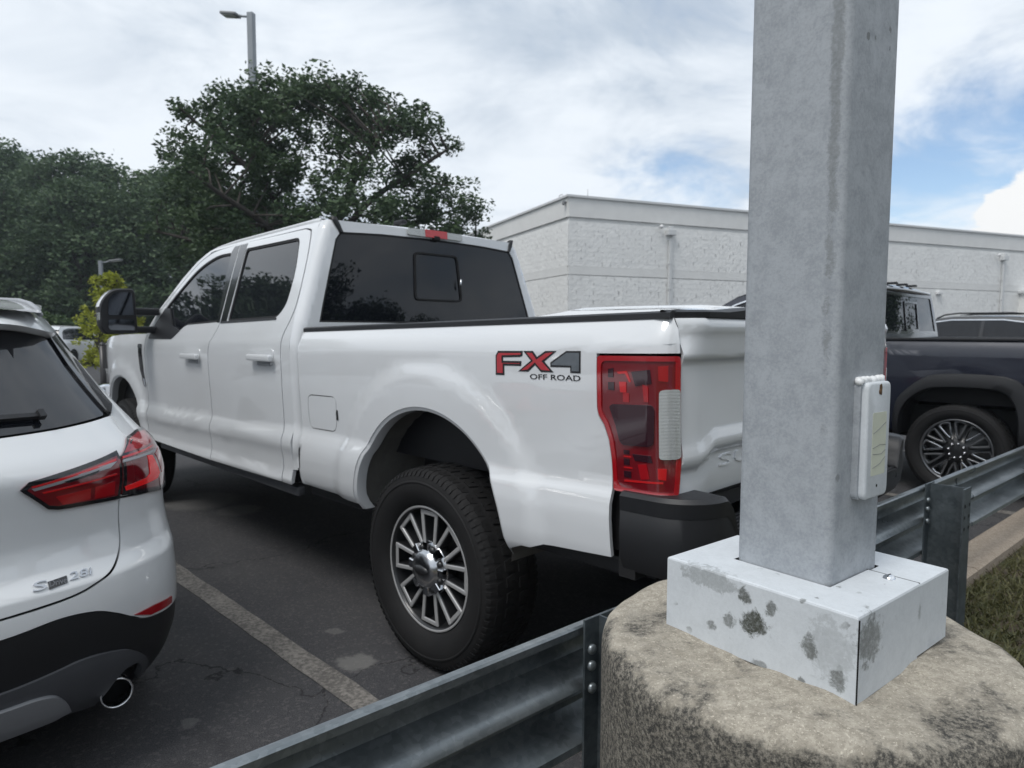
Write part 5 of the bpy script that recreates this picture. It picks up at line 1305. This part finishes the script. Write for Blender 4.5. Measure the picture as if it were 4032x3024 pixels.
# hand-hole cover on the right-hand face
HY = -.0855; hx, hz = .016, 1.229
m = MB(); s_ = rnd([(-.042, -.096), (.042, -.096), (.042, .096), (-.042, .096)], .012, 4)
def hh(u, v, d): return (hx+u, HY-d, hz+v)
m.prism([(u*1.05, v*1.01) for u, v in s_], hh, -.002, .010); hc0 = m.build('hand_hole_frame', 'pole_paint', LP, auto=40)
m = MB(); k = len(s_); vs = []
for d, o in ((.010, 0), (.0165, 0), (.0188, .0012), (.020, .004)):
    for u, v in s_: vs.append(hh(u*(1-o/.042)+.004, v*(1-o/.096), d))
m.add(vs, [(i*k+j, i*k+(j+1) % k, (i+1)*k+(j+1) % k, (i+1)*k+j) for i in range(3) for j in range(k)]+[tuple(3*k+j for j in range(k))], True)
hc = m.build('hand_hole_cover', 'cover_paint', LP, auto=40)
m = MB(); s2 = rnd([(-.023, -.058), (.027, -.058), (.027, .046), (-.023, .046)], .002, 2); m.prism(s2, lambda u, v, d: hh(u+.004, v, d), .0199, .0204); stk = m.build('faded_sticker', 'sticker', hc)
for pts in ([(-.011, .012), (.0, .018), (.014, .028)], [(-.011, -.012), (.004, -.008), (.015, -.010)], [(-.011, -.022), (.006, -.024), (.015, -.018)], [(-.010, -.045), (.004, -.040), (.015, -.030)]):
    m = MB(); m.tube([hh(u*1.8+.004, v, .0205) for u, v in pts], .0005, 4); m.build('sticker_crack', 'lamp_grey', stk)
m = MB(); m.lathe([(.0, -.0015), (.004, -.001), (.005, .0)], 12, 'Y', hh(.004, .080, .020)); o = m.build('rusted_screw', 'rust', hc); 
m = MB(); m.prism([(-.003, .078), (.004, .074), (.005, .087), (.003, .093), (-.002, .091)], lambda u, v, d: hh(u*1.4+.004, v, d), .0199, .0203); m.build('rust_stain', 'rust', hc)
m = MB(); m.lathe([(.0, 0), (.0025, 0)], 12, 'Y', hh(.004, -.076, .0204)); m.build('screw_hole', 'hole_black', hc, fix=False)
rg = random.Random(2); m = MB()
m.tube([hh(-.043+.080*i/22, .0975+rg.uniform(-.002, .003), .004+rg.uniform(0, .004)) for i in range(23)], [rg.uniform(.0045, .0080) for i in range(23)], 8)
cl = m.build('sealant_bead', 'caulk', hc0)
for sgn in (-1, 1):                                  # luminaires at the pole top
    m = MB(); m.box((sgn*.16, 0, 8.30), (.22, .05, .05), bev=.01); m.build('lamp_arm', 'post_grey', LP)
    m = MB(); m.box((sgn*.52, 0, 8.33), (.56, .32, .07), bev=.025); h = m.build('lamp_head', 'lamp_grey', LP)
    m = MB(); m.box((sgn*.54, 0, 8.292), (.40, .24, .006)); m.build('lamp_lens', 'lamp_lens', h)

# ------------------------------------------------------------------ block building
BC = Vector((2.29, 28.4)); BR = Vector((.921, .389)); BL = Vector((-.389, .921))     # corner, right wall, left wall directions
B = thing('building', 'big windowless white split-face block building behind the parked cars', 'building', (BC.x, BC.y, 0), math.atan2(BR.y, BR.x))
# local x along the right wall, y along the left wall (away from camera)
LX, LY, BH = 52.0, 44.0, 7.0
m = MB(); m.box((LX/2, LY/2, BH/2-.05), (LX-.12, LY-.12, BH-.1)); m.build('wall_core', 'wall_white', B)
def band(z0, z1, out, name='smooth_band'):
    m = MB(); m.box((LX/2, -out/2+.03, (z0+z1)/2), (LX+2*out-.06, out+.06, z1-z0)); m.build(name, 'wall_white', B)
    m = MB(); m.box((-out/2+.03, LY/2+.06, (z0+z1)/2), (out+.06, LY, z1-z0)); m.build(name, 'wall_white', B)
band(6.12, 6.90, .006); band(3.78, 4.12, .005)
m = MB(); m.box((LX/2-.06, -.03, 6.95), (LX+.10, .10, .09)); m.build('coping', 'coping', B)
m = MB(); m.box((-.03, LY/2+.04, 6.95), (.10, LY-.02, .09)); m.build('coping', 'coping', B)
def blocks(axis, length, zlist, seed):
    """rough split faces, one small relief grid per block"""
    rg = np.random.default_rng(seed); vs = []; fs = []
    bw, bh = .405, .203; nx, nz = 4, 2
    for c, z0 in enumerate(zlist):
        n = int(length/bw); o = (c % 2)*bw/2
        for i in range(-1, n):
            a0 = max(i*bw+o, .0); a1 = min((i+1)*bw+o, length)
            if a1-a0 < .05: continue
            b = len(vs); d = rg.uniform(.0, .008, (nx+1, nz+1))+rg.uniform(0, .003)
            for p in range(nx+1):
                for q in range(nz+1):
                    a = a0+.001+(a1-a0-.002)*p/nx+rg.uniform(-.02, .02); z = z0+.001+(bh-.002)*q/nz+(rg.uniform(-.015, .015) if 0 < q < nz else 0); e = -(.002+d[p, q])
                    vs.append((a, e-.0, z) if axis == 0 else (e, a, z))
            for p in range(nx):
                for q in range(nz):
                    k = b+p*(nz+1)+q; fs.append((k, k+nz+1, k+nz+2, k+1))
    me = bpy.data.meshes.new('split_face_blocks'); me.from_pydata(vs, [], fs)
    o = link('split_face_blocks', me, 'wall_rough', B); o['kind'] = 'stuff'; return o
zr = [z for z in np.arange(.1, 3.60, .203)]+[z for z in np.arange(4.125, 5.95, .203)]
o = blocks(0, 46.0, zr, 1); o.location = (0, .010, 0); o = blocks(1, 30.0, zr, 2); o.location = (.010, 0, 0)
for x, z in ((4.96, 5.74), (27.6, 5.62)):
    m = MB(); m.box((x, -.10, z/2-.15), (.13, .12, z-.3)); d = m.build('downspout', 'coping', B)
    m = MB(); m.box((x, -.13, z), (.42, .24, .26), bev=.03); m.box((x, -.13, z+.18), (.22, .16, .14), bev=.02); m.build('rain_head', 'coping', d)
    for q in range(1, 5): m = MB(); m.box((x, -.10, q*1.1), (.19, .14, .04)); m.build('pipe_strap', 'coping', d)
for x, z in ((4.42, 5.95), (27.0, 5.75)):
    m = MB(); m.tube([(x, -.04, z-.02), (x, -.16, z)], .025); m.lathe([(0, -.09), (.06, -.07), (.095, 0), (.06, .07), (0, .09)], 14, 'Z', (x, -.20, z)); m.build('wall_lamp', 'pvc_white', B)
m = MB(); m.box((-.09, .20, 6.72), (.14, .12, .08), bev=.02); m.lathe([(.0, -.10), (.06, -.07), (.075, 0), (0, .0)], 12, 'Z', (-.12, .20, 6.68)); m.build('wall_camera', 'lamp_grey', B)
m = MB(); m.box((22.4, -.08, 3.55), (.34, .16, .14), bev=.02); m.build('wall_box', 'pvc_white', B)
m = MB(); m.box((31.5, -.45, 1.85), (4.4, .95, 3.7)); cb = m.build('door_surround', 'wall_white', B)
m = MB(); m.box((31.5, -.50, 3.76), (4.7, 1.15, .14)); m.build('surround_coping', 'coping', cb)
m = MB(); m.tube([(1.05, .3, 6.95), (1.05, .3, 7.35)], .02); m.build('roof_vent', 'coping', B)
m = MB(); m.tube([(-.02, .5, 6.98), (-.02, .5, 7.10), (-.02, .8, 7.10), (-.02, .8, 6.98)], .02); m.build('roof_bracket', 'pvc_white', B)

# ------------------------------------------------------------------ lamp posts, pipe rail
def lamp_post(label, x, y, h, w, arm, rz, loc_grp):
    T = thing('lamp_post', label, 'lamp post', (x, y, 0), rz, loc_grp)
    m = MB(); s = rsq(w/2, w*.12, 3); k = len(s); vs = [(a, b, z) for z in (0.75, h) for a, b in s]; m.add(vs, [(j, (j+1) % k, k+(j+1) % k, k+j) for j in range(k)]+[tuple(range(k, 2*k))], True); m.build('pole', 'post_grey', T, auto=50)
    m = MB(); m.lathe([(.30, 0), (.30, .72), (.27, .76), (0, .76)], 24); m.build('base', 'kerb_concrete', T)
    m = MB(); m.tube([(-.05, 0, h-.10), (-.28, 0, h-.06), (-.42, 0, h-.02)], .035, 8); m.build('arm', 'post_grey', T)
    m = MB(); M = Matrix.Translation((-.42-arm/2, 0, h+.02)) @ Matrix.Rotation(R(8), 4, 'Y'); m.box(None, (arm, .34, .085), bev=.03, m=M); hd = m.build('lamp_head', 'lamp_grey', T)
    m = MB(); M = Matrix.Translation((-.44-arm/2, 0, h-.026)) @ Matrix.Rotation(R(8), 4, 'Y'); m.box(None, (arm*.7, .26, .012), m=M); m.build('lamp_lens', 'lamp_lens', hd)
    return T
lamp_post('tall grey square lamp post rising behind the big tree', -7.74, 21.0, 10.78, .19, .52, R(-12), 'parking lot lamp posts')
lamp_post('small distant lamp post above the yellow-green sapling', -19.65, 33.0, 4.75, .16, .55, R(185), 'parking lot lamp posts')
CR = thing('cart_corral', 'black pipe rail of a cart corral beside the white pickup fender', 'rail', (-6.55, 10.95, 0), R(20))
for x in (0, 1.6, 3.2):
    m = MB(); m.tube([(x, 0, 0), (x, 0, 1.17)], .045, 14); m.lathe([(.045, 0), (.047, .02), (.03, .05), (0, .06)], 14, 'Z', (x, 0, 1.17)); m.build('post', 'corral_black', CR)
for z in (1.12, .45):
    m = MB(); m.tube([(0, 0, z), (3.2, 0, z)], .026, 10); m.build('rail', 'corral_black', CR)
for x in (.12, .19): m = MB(); m.tube([(x, 0, .45), (x, 0, 1.12)], .014, 8); m.build('picket', 'corral_black', CR)

# ------------------------------------------------------------------ trees
def leaf_mesh(name, centres, radii, per, size, seed, flat=.8, tone_z=None):
    """leaf-sized faces scattered round clump centres"""
    rg = np.random.default_rng(seed); n = len(centres)*per
    C = np.repeat(np.array(centres), per, 0); Rr = np.repeat(np.array(radii), per)
    d = rg.normal(0, 1, (n, 3)); d /= np.linalg.norm(d, axis=1)[:, None]+1e-9
    P = C+d*(Rr*rg.random(n)**.45)[:, None]*np.array([1, 1, flat])
    a = rg.normal(0, 1, (n, 3)); a[:, 2] *= .45; a /= np.linalg.norm(a, axis=1)[:, None]
    b = rg.normal(0, 1, (n, 3)); b -= (b*a).sum(1)[:, None]*a; b /= np.linalg.norm(b, axis=1)[:, None]
    s = size*rg.uniform(.6, 1.35, n)[:, None]
    V = np.empty((n, 4, 3)); V[:, 0] = P-a*s; V[:, 1] = P-b*s*.48; V[:, 2] = P+a*s; V[:, 3] = P+b*s*.48
    nn = np.cross(a, b)*s*.22; V[:, 1] += nn; V[:, 3] += nn
    me = bpy.data.meshes.new(name); me.vertices.add(n*4); me.vertices.foreach_set('co', V.reshape(-1))
    me.loops.add(n*4); me.loops.foreach_set('vertex_index', np.arange(n*4, dtype=np.int32))
    me.polygons.add(n); me.polygons.foreach_set('loop_start', np.arange(0, n*4, 4, dtype=np.int32)); me.polygons.foreach_set('loop_total', np.full(n, 4, dtype=np.int32))
    me.update(calc_edges=True)
    at = me.attributes.new('tone', 'FLOAT', 'FACE'); at.data.foreach_set('value', rg.random(n).astype(np.float32))
    return me
def crown_points(n, rx, ry, z0, z1, seed, shape, gap=.0):
    """clump centres through a crown: shape(t) gives the radius factor at height fraction t"""
    rg = np.random.default_rng(seed); out = []
    ph = rg.uniform(0, 6.28, 6)
    while len(out) < n:
        t = rg.random(); a = rg.uniform(0, 6.283); r = rg.random()**.42
        w = shape(t)*(1+.16*math.sin(3*a+ph[0]+t*4)+.12*math.sin(5*a+ph[1]-t*7))
        p = (rx*w*r*math.cos(a), ry*w*r*math.sin(a), z0+(z1-z0)*t)
        if gap and (math.sin(p[0]*1.15+ph[2])+math.sin(p[1]*1.25+ph[3])+math.sin(p[2]*1.5+ph[4])) < -gap: continue
        out.append(p)
    return out
def limbs(T, name, base_r, fork, centres, seed, mat='bark', nsub=60, lean=0):
    rg = random.Random(seed)
    m = MB(); m.tube([(0, 0, -.1), (.03, .02, fork*.5), (0, 0, fork)], [base_r*1.25, base_r, base_r*.85], 12); tr = m.build('trunk', mat, T)
    mains = []; cs = sorted(centres, key=lambda p: math.atan2(p[1], p[0])); step = max(1, len(cs)//9)
    far = [max(cs[i:i+step], key=lambda p: p[0]**2+p[1]**2+.3*p[2]**2) for i in range(0, len(cs), step)]
    for p in far:
        m = MB(); mid = (p[0]*.38+rg.uniform(-.3, .3), p[1]*.38+rg.uniform(-.3, .3), fork+(p[2]-fork)*.55)
        pts = [(0, 0, fork-.15), mid, (p[0]*.75, p[1]*.75, fork+(p[2]-fork)*.85), p]; m.tube(spline(pts, 4), [base_r*.55*(1-.9*i/12)+.012 for i in range(13)], 7); m.build('limb', mat, tr); mains.append([Vector(q) for q in spline(pts, 4)])
    m = MB(); allp = [q for mm in mains for q in mm[3:]]
    for p in rg.sample(centres, min(nsub, len(centres))):
        P = Vector(p); q = min((v for v in allp if v.z < P.z+.3), key=lambda v: (v-P).length, default=allp[0])
        mid = (q+P)/2+Vector((rg.uniform(-.15, .15), rg.uniform(-.15, .15), rg.uniform(0, .2))); m.tube([q, mid, P], [.035, .022, .008], 5, False)
    tw = m.build('twigs', mat, tr); tw['kind'] = 'stuff'
    return tr
def tree(name, label, loc, rx, ry, z0, z1, n, per, size, mat, seed, shape, fork, base_r, clump, gap=0, grp=None, nsub=60, cat='tree'):
    T = thing(name, label, cat, loc, 0, grp); cs = crown_points(n, rx, ry, z0, z1, seed, shape, gap); rg = np.random.default_rng(seed+9)
    rad = [clump*rg.uniform(.6, 1.25) for _ in cs]
    link('crown', leaf_mesh('crown', cs, rad, per, size, seed+1), mat, T); limbs(T, name, base_r, fork, cs, seed, nsub=nsub); return T
dome = lambda t: math.sqrt(max(0.02, 1-(max(0, t-.30)/.72)**2))*(.80+.20*min(1, t/.25))
egg = lambda t: math.sqrt(max(.03, 1-((t-.42)/.60)**2))
tree('shade_tree', 'large dark spreading tree with gaps in its crown behind the white cab', (-5.75, 20.2, 0), 4.45, 3.6, 3.0, 8.45, 430, 125, .074, 'leaf_oak', 17, dome, 2.4, .22, .48, gap=1.32, nsub=280)
# the wood at the left: a few trees one can tell apart, built once each and copied
W = [tree('woodland_tree', 'tallest broad dark tree at the left edge of the wood', (-35.0, 47.5, 0), 5.0, 5.0, 1.0, 13.4, 360, 100, .16, 'leaf_wood', 31, egg, 4, .3, 1.25, grp='trees of the wood at the left'),
     tree('woodland_tree', 'round-topped dark tree in the wood above the white crossover roof', (-28.5, 46.0, 0), 4.6, 4.6, .8, 12.5, 330, 100, .155, 'leaf_wood', 37, egg, 4, .28, 1.2, grp='trees of the wood at the left'),
     tree('woodland_tree', 'fresher green pointed tree in the wood left of the spreading tree', (-23.6, 45.5, 0), 3.9, 3.9, .6, 11.2, 280, 100, .15, 'leaf_fresh', 41, egg, 3, .25, 1.1, grp='trees of the wood at the left')]
spots = [(-31.0, 41.5, .80, 1, 'lower dark tree in the wood behind the distant lamp post'), (-19.6, 41.5, .80, 0, 'dark tree in the wood just left of the spreading tree trunk'), (-24.6, 40.0, .72, 0, 'low leafy tree at the wood edge behind the yellow-green sapling'),
         (-40.5, 52.0, .98, 1, 'dark tree deep in the wood beyond the left edge of the picture'), (-19.0, 50.0, .84, 1, 'dark tree of the wood half behind the spreading tree crown'), (-33.2, 55.0, .95, 2, 'dark tree standing behind the tallest one in the wood'),
         (-14.2, 44.0, .62, 0, 'low dark tree behind the pickup cab at the right end of the wood'), (-10.0, 46.0, .56, 1, 'lowest dark tree behind the pickup roof under the spreading tree'), (-36.5, 42.0, .74, 0, 'dark tree at the wood edge near the left border of the picture')]
for i, (x, y, s, k, lab) in enumerate(spots):
    c = copy_thing(W[k]); c.location = (x, y, 0); c.scale = (s*1.05, s*1.05, s); c.rotation_euler = (0, 0, i*1.3+.4); c['label'] = lab
# far side of the lot behind the camera, seen in the glass and paint
for i, (x, y, s, k, lab) in enumerate([(31, -10.5, .92, 0, 'tall dark tree mirrored at the left of the pickup rear window'), (34, -5.5, .74, 1, 'dark tree mirrored in the middle of the pickup rear window'), (36, -1.0, .58, 0, 'low dark tree mirrored right of the middle of the pickup rear window'), (42, 3.5, .44, 1, 'small dark tree mirrored low at the right of the pickup rear window'),
        (27, -19, .85, 1, 'dark tree behind the camera mirrored in the pickup tailgate'), (14, -28, .8, 0, 'dark tree behind the camera mirrored in the box sides'), (-36, 20, 1.06, 0, 'dark tree left of the camera mirrored in the front side window'), (-47, 30, 1.0, 1, 'dark tree left of the picture mirrored in the pickup doors'), (-40, 4, .42, 1, 'low dark tree left of the camera mirrored in the pickup bed side'), (40, 21, .75, 0, 'dark tree right of the picture mirrored in the navy pickup rear window')]):
    c = copy_thing(W[k]); c.location = (x, y, 0); c.scale = (s*1.15, s*1.15, s); c.rotation_euler = (0, 0, i*2.1); c['label'] = lab; c['group'] = 'trees across the lot seen as reflections'
cone = lambda t: math.sqrt(max(.02, 1-((t-.40)/.62)**2))*(1-.25*t)
tree('sapling', 'bright yellow-green sapling behind the pickup door mirror', (-10.75, 18.4, 0), .78, .78, .45, 2.85, 170, 34, .055, 'leaf_yellow', 51, cone, .6, .04, .19, nsub=40)
for i, (x, y, s, lab) in enumerate([(-21.5, 31.0, 1.0, 'low green bush left of the yellow-green sapling'), (-18.9, 31.0, .8, 'low green bush behind the yellow-green sapling'), (-24.5, 33.0, 1.1, 'green bush at the wood edge behind the white crossover roof')]):
    if i == 0: b0 = tree('bush', lab, (x, y, 0), 1.7, 1.5, .1, 2.1, 70, 60, .12, 'leaf_bush', 61, egg, .3, .05, .5, grp='bushes before the wood', nsub=20, cat='bush')
    else: c = copy_thing(b0); c.location = (x, y, 0); c.scale = (s, s, s); c.rotation_euler = (0, 0, i*2); c['label'] = lab

# ------------------------------------------------------------------ air between the camera and the wood
m = MB(); m.box((0, 20, 8.5), (190, 190, 20)); hz = m.build('haze', None); hz['kind'] = 'stuff'
hm = bpy.data.materials.new('haze'); hm.use_nodes = True; hn = hm.node_tree; hn.nodes.clear()
pv = hn.nodes.new('ShaderNodeVolumePrincipled'); pv.inputs['Color'].default_value = (.80, .90, 1, 1); pv.inputs['Density'].default_value = .0009; pv.inputs['Anisotropy'].default_value = .2
ho = hn.nodes.new('ShaderNodeOutputMaterial'); hn.links.new(pv.outputs[0], ho.inputs['Volume']); hz.data.materials.append(hm)
